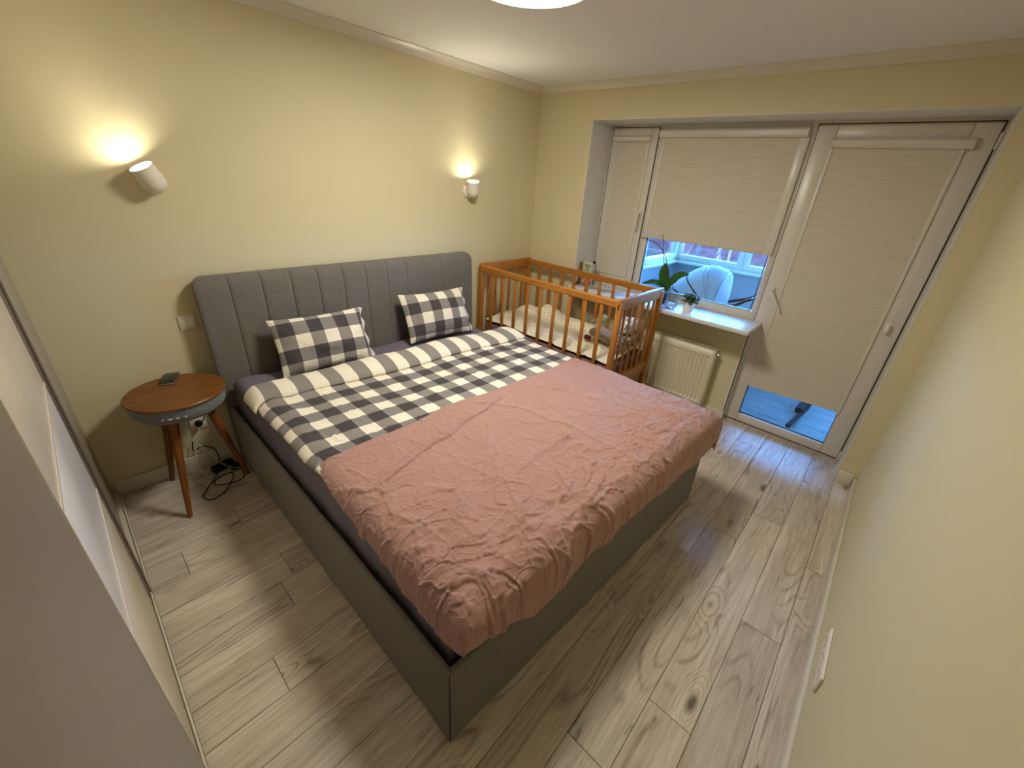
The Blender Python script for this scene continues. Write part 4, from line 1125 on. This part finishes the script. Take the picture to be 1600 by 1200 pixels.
B().tube(spline([(0.12, -1.44, 0.99), (0.12, -1.438, 1.141), (0.115, -1.405, 1.22), (0.12, -1.372, 1.276), (0.12, -1.298, 1.352), (0.12, -1.22, 1.378), (0.11, -1.14, 1.392)]), [0.0032] * 72 + [0.0018], 6).build('flower_stem', M['stem'], oc)
B().tube([(0.125, -1.425, 0.99), (0.12, -1.376, 1.214), (0.118, -1.315, 1.44)], 0.0028, 6).build('support_stick', M['stem'], oc)
B().tube(spline([(0.10, -1.46, 0.99), (0.09, -1.49, 1.06), (0.08, -1.53, 1.10)]), 0.0025, 6).build('air_root', M['stem'], oc)

dish = thing('glass_bowl', 'clear glass bowl of white pebbles beside the orchid', 'bowl', (0.03, -1.49, SILLZ))
B().lathe([(0, 0), (0.035, 0), (0.05, 0.02), (0.056, 0.06), (0.053, 0.06), (0.046, 0.02), (0.033, 0.004), (0, 0.004)], (0.03, -1.545, SILLZ), n=28).build('bowl_wall', M['clear'], dish)
b = B()
for k in range(26):
    a = random.random() * 6.28; rr = 0.034 * math.sqrt(random.random()); b.sphere((0.03 + rr * math.cos(a), -1.545 + rr * math.sin(a), SILLZ + 0.012 + 0.03 * random.random()), 0.008, 8, sc=(1, 1, 0.7))
o = b.build('pebbles', M['pot_white'], dish); o['kind'] = 'stuff'

sp = thing('potted_succulent', 'bushy green succulent in a small white pot on the sill', 'plant', (0.06, -1.68, SILLZ))
B().lathe([(0, 0), (0.034, 0), (0.038, 0.02), (0.047, 0.085), (0.043, 0.085), (0.040, 0.07), (0, 0.07)], (0.06, -1.68, SILLZ), n=32).build('pot', M['pot_white'], sp)
B().lathe([(0, 0.078), (0.041, 0.074), (0.041, 0.068), (0, 0.068)], (0.06, -1.68, SILLZ), n=20).build('soil', M['soil'], sp)
rnd = random.Random(5)
for k in range(72):
    a = rnd.random() * 2 * PI; el = -0.05 + rnd.random() * 1.4; L = 0.062 + rnd.random() * 0.034
    d_ = Vector((math.cos(a) * math.cos(el), math.sin(a) * math.cos(el), math.sin(el) * 0.85)); c0 = Vector((0.06, -1.68, SILLZ + 0.078))
    p1 = c0 + d_ * L * 0.35; p2 = c0 + d_ * L * 0.8 + Vector((0, 0, 0.004)); p3 = c0 + d_ * L + Vector((0, 0, -0.006))
    leaf([p1, p2, p3], [0.005, 0.016, 0.015, 0.004], sp, M['succ'], 0.3, (0.1, 0.2, 1))

bk = thing('picture_book', 'picture book with a pale green and pink cover leaning in the window corner', 'book', (0.12, -0.66, SILLZ))
def bookbox(b, x0_, x1_, y0_, y1_, z0_, z1_): b.box(x0_, x1_, y0_, y1_, z0_, z1_, 0.001); return b
bookbox(B(), 0.105, 0.135, -0.70, -0.60, SILLZ + 0.001, 1.10).build('pages', M['white_cloth'], bk)
bookbox(B(), 0.099, 0.105, -0.704, -0.597, SILLZ + 0.001, 0.995).build('cover_art', M['book_pink'], bk)
bookbox(B(), 0.099, 0.105, -0.704, -0.597, 0.995, 1.103).build('cover_top', M['book_green'], bk)
for k, z in enumerate((1.075, 1.055, 1.03)):
    B().box(0.0975, 0.0992, -0.69 + 0.008 * k, -0.62 - 0.006 * k, z - 0.005, z + 0.004).build('print_line', M['ink'], bk)
ct = bx(0.06, 0.15, -0.597, -0.582, SILLZ + 0.001, 1.095, 0.002).build('cardboard_box', M['cardboard'], None, (0.1, -0.59, SILLZ)); tag(ct, 'narrow brown cardboard box in the corner of the window recess', 'box')
rs = thing('reading_clip', 'slim dark clip lamp standing beside the picture book', 'lamp', (0.13, -0.73, SILLZ))
B().tube([(0.13, -0.725, SILLZ + 0.001), (0.13, -0.725, 1.07), (0.125, -0.715, 1.10)], 0.005, 10).build('clip_stem', M['alu'], rs)
B().sphere((0.12, -0.708, 1.108), 0.014, 12, sc=(1, 1.2, 0.9)).build('clip_head', M['black'], rs)

# ------------------------------------------------------------------ balcony
bf = struct(bx(NX + 0.08, 1.7, -3.7, -0.80, -0.14, -0.008).build('floor_balcony', M['subfloor']))
rw = 0.128; x = NX + 0.08; i = 0
while x < 1.5:
    xb = min(x + rw, 1.5); y = -3.6 + ((i * 0.618) % 1.0) * -1.2
    while y < -0.94:
        ya, yb = max(y, -3.6), min(y + 1.2, -0.93)
        if yb - ya > 0.03: plank(bf, x, xb, ya, yb, M['balcony_plank'], 'y')
        y += 1.2
    x += rw; i += 1
BX = 1.5
pw_ = B().box(BX, BX + 0.1, -3.7, -0.82, -0.1, 1.035); struct(pw_.build('wall_balcony_outer', M['loggia_wall']))
struct(B().box(NX + 0.08, BX, -0.93, -0.82, -0.1, 1.035).build('wall_balcony_end', M['loggia_wall']))
struct(B().box(NX + 0.08, BX + 0.1, -3.80, -3.60, -0.1, 2.45).build('wall_balcony_far_end', M['loggia_wall']))
struct(B().box(NX + 0.08, BX + 0.12, -3.7, -0.82, 2.42, 2.52).build('ceiling_balcony', M['loggia_wall']))
struct(B().box(BX - 0.07, BX + 0.1, -3.6, -0.86, 1.035, 1.062, 0.006).build('trim_8', M['pvc']))
struct(B().box(NX + 0.08, BX - 0.07, -0.97, -0.86, 1.035, 1.062, 0.006).build('trim_9', M['pvc']))
yy = [-0.90, -1.63, -2.30, -2.97, -3.60]
for k in range(4):
    w_ = thing('window_%d' % (3 + k), None, None, (BX, (yy[k] + yy[k + 1]) / 2, 1.062), kind='structure')
    framed(B(), yy[k], yy[k + 1], 1.062, 2.42, (0.03, 0.03, 0.03, 0.03), BX, BX + 0.06).build('window_frame', M['pvc'], w_)
    framed(B(), yy[k] - 0.012, yy[k + 1] + 0.012, 1.078, 2.40, (0.042, 0.042, 0.048, 0.042), BX - 0.008, BX + 0.05, 0.006).build('sash', M['pvc'], w_)
    framed(B(), yy[k] - 0.052, yy[k + 1] + 0.052, 1.122, 2.36, (0.004, 0.004, 0.005, 0.004), BX + 0.006, BX + 0.03, 0).build('rubber_seal', M['seal'], w_)
    bx(BX + 0.018, BX + 0.024, yy[k + 1] + 0.054, yy[k] - 0.054, 1.124, 2.36).build('pane', M['glass'], w_)
w_ = thing('window_7', None, None, (0.9, -0.9, 1.062), kind='structure')
b = B()
for (xa, xb, za, zb) in ((0.40, 0.47, 1.062, 2.42), (1.43, 1.50, 1.062, 2.42), (0.47, 1.43, 1.062, 1.13), (0.47, 1.43, 2.35, 2.42)): b.box(xa, xb, -0.93, -0.87, za, zb, 0.006)
b.build('window_frame', M['pvc'], w_); bx(0.47, 1.43, -0.905, -0.900, 1.13, 2.35).build('pane', M['glass'], w_)

# stroller on the balcony
st = thing('stroller', 'pale grey hooded stroller parked on the balcony behind the window', 'stroller', (0.95, -1.45, 0))
hy, hz, xc, wx = -1.655, 0.775, 0.95, 0.21
def hoop(th_, R, n=20, wid=wx):
    d_ = (math.sin(th_), math.cos(th_)); return [(xc - wid * math.cos(p), hy + d_[0] * R * math.sin(p) ** 0.55, hz + d_[1] * R * math.sin(p) ** 0.55) for p in np.linspace(0.0, PI, n)]
ths = [math.radians(a) for a in (-6, 4, 14, 25, 32, 43, 54, 64, 74, 84)]
Rs = [0.33, 0.36, 0.385, 0.40, 0.41, 0.425, 0.43, 0.455, 0.48, 0.49]
cn = B().grid(np.array([hoop(a, r_ + (0.0 if i_ % 2 == 0 else -0.004)) for i_, (a, r_) in enumerate(zip(ths, Rs))])).build('canopy', M['canopy'], st, angle=80)
cn.modifiers.new('t', 'SOLIDIFY').thickness = 0.004
ep = np.array([[(lambda h_, k_: (xc + (h_[0] - xc) * k_, h_[1] - 0.045 * (1 - k_ * k_), hz + (h_[2] - hz) * k_))(h, k_) for h in hoop(ths[0], Rs[0])] for k_ in np.linspace(1.0, 0.0, 8)])
B().grid(ep).build('canopy_end_panel', M['canopy'], cn, angle=80)
for a, r_, w2, m_ in ((-6, 0.333, 0.003, 'alu'), (22, 0.402, 0.003, 'alu'), (29, 0.408, 0.003, 'alu'), (54, 0.434, 0.007, 'black'), (76, 0.485, 0.007, 'black')):
    B().tube(hoop(math.radians(a), r_, 26, wx + 0.003), w2, 8).build('canopy_rib', M[m_], cn)
B().tube(spline([(xc - 0.2, -1.60, 0.765), (xc - 0.2, -1.75, 0.82), (xc - 0.2, -1.86, 0.875), (xc - 0.2, -1.93, 0.93), (xc - 0.17, -1.97, 0.95), (xc + 0.17, -1.97, 0.95), (xc + 0.2, -1.93, 0.93), (xc + 0.2, -1.86, 0.875), (xc + 0.2, -1.60, 0.765)]), 0.014, 12).build('handlebar', M['black'], st)
rb = roundbox((xc, -1.42, 0.66), (0.19, 0.33, 0.11), 0.08, 14).build('bassinet', M['canopy'], st, angle=70)
for sx_ in (-0.19, 0.19):
    B().tube([(xc + sx_, -1.60, 0.76), (xc + sx_, -1.15, 0.16)], 0.011, 10).build('frame_leg', M['alu'], st)
    B().tube([(xc + sx_, -1.22, 0.60), (xc + sx_, -1.72, 0.16)], 0.011, 10).build('frame_leg', M['alu'], st)
    for wy, wr_ in ((-1.15, 0.11), (-1.72, 0.14)):
        cxw = xc + sx_ + (0.03 if sx_ > 0 else -0.03)
        B().tube([(cxw, wy + (wr_ - 0.02) * math.cos(a), wr_ + (wr_ - 0.02) * math.sin(a)) for a in np.linspace(0, 2 * PI, 29)], 0.02, 10, False).lathe([(0, -0.012), (0.02, -0.012), (0.02, 0.012), (0, 0.012)], (cxw, wy, wr_), (1, 0, 0), 12).tube([(cxw, wy - wr_ + 0.02, wr_), (cxw, wy + wr_ - 0.02, wr_)], 0.006, 6).tube([(cxw, wy, 0.02), (cxw, wy, 2 * wr_ - 0.02)], 0.006, 6).build('wheel', M['tyre'], st)
kb = thing('floor_stand', 'black metal bar with a clamp block on the balcony floor behind the glass door', 'stand', (0.55, -2.59, 0))
B().tube([(0.545, -2.590, 0.022), (0.95, -2.645, 0.05), (1.35, -2.70, 0.24)], 0.020, 14).build('bar', M['black'], kb)
b = B().box(-0.085, 0.085, -0.035, 0.035, -0.03, 0.03, 0.006); rr_ = Matrix.Rotation(math.radians(-8), 3, 'Z') @ Matrix.Rotation(math.radians(-12), 3, 'Y'); b.v = [tuple(rr_ @ Vector(p) + Vector((0.93, -2.62, 0.075))) for p in b.v]
b.build('clamp_block', M['black'], kb)

# ------------------------------------------------------------------ outside
gd = bx(1.75, 130, -60, 70, -3.2, -3.0).build('ground', M['ground']); struct(gd)
rnd = random.Random(21)
def tree(x, y, h, r, m):
    b = B(); pts = []; lx, ly = rnd.uniform(-0.6, 0.6), rnd.uniform(-0.8, 0.8)
    for k in range(7): pts.append((x + lx * (k / 6) ** 1.4 + rnd.uniform(-0.05, 0.05), y + ly * (k / 6) ** 1.4 + rnd.uniform(-0.06, 0.06), -3.02 + h * k / 6))
    b.tube(pts, [r * (1 - 0.75 * k / 6) for k in range(7)], 8)
    t_ = thing('bare_tree', 'slender bare tree beyond the balcony window', 'tree', (x, y, -3.0), 'bare trees beyond the balcony')
    b.build('trunk', m, t_)
    b = B()
    for k in range(16):
        q = rnd.uniform(0.25, 0.95); i0 = int(q * 6); p = Vector(pts[min(i0, 6)]); a = rnd.uniform(0, 2 * PI); L = rnd.uniform(0.6, 1.2)
        e = p + Vector((math.cos(a) * L * 0.6, math.sin(a) * L * 0.8, L)); mdp = (p + e) / 2 + Vector((0, 0, -0.15))
        b.tube([p, mdp, e], [r * 0.35, r * 0.22, 0.008], 5, False)
    o = b.build('branches', m, t_); o['kind'] = 'stuff'
for k in range(14):
    x = 9 + 4.0 * (k % 3) + 0.5 * rnd.random()
    y = -2.8 + (x + 3.28) * (0.02 + 0.036 * k)
    tree(x, y, rnd.uniform(6, 9), rnd.uniform(0.05, 0.11), M['bark'] if k % 3 else M['bark_dark'])
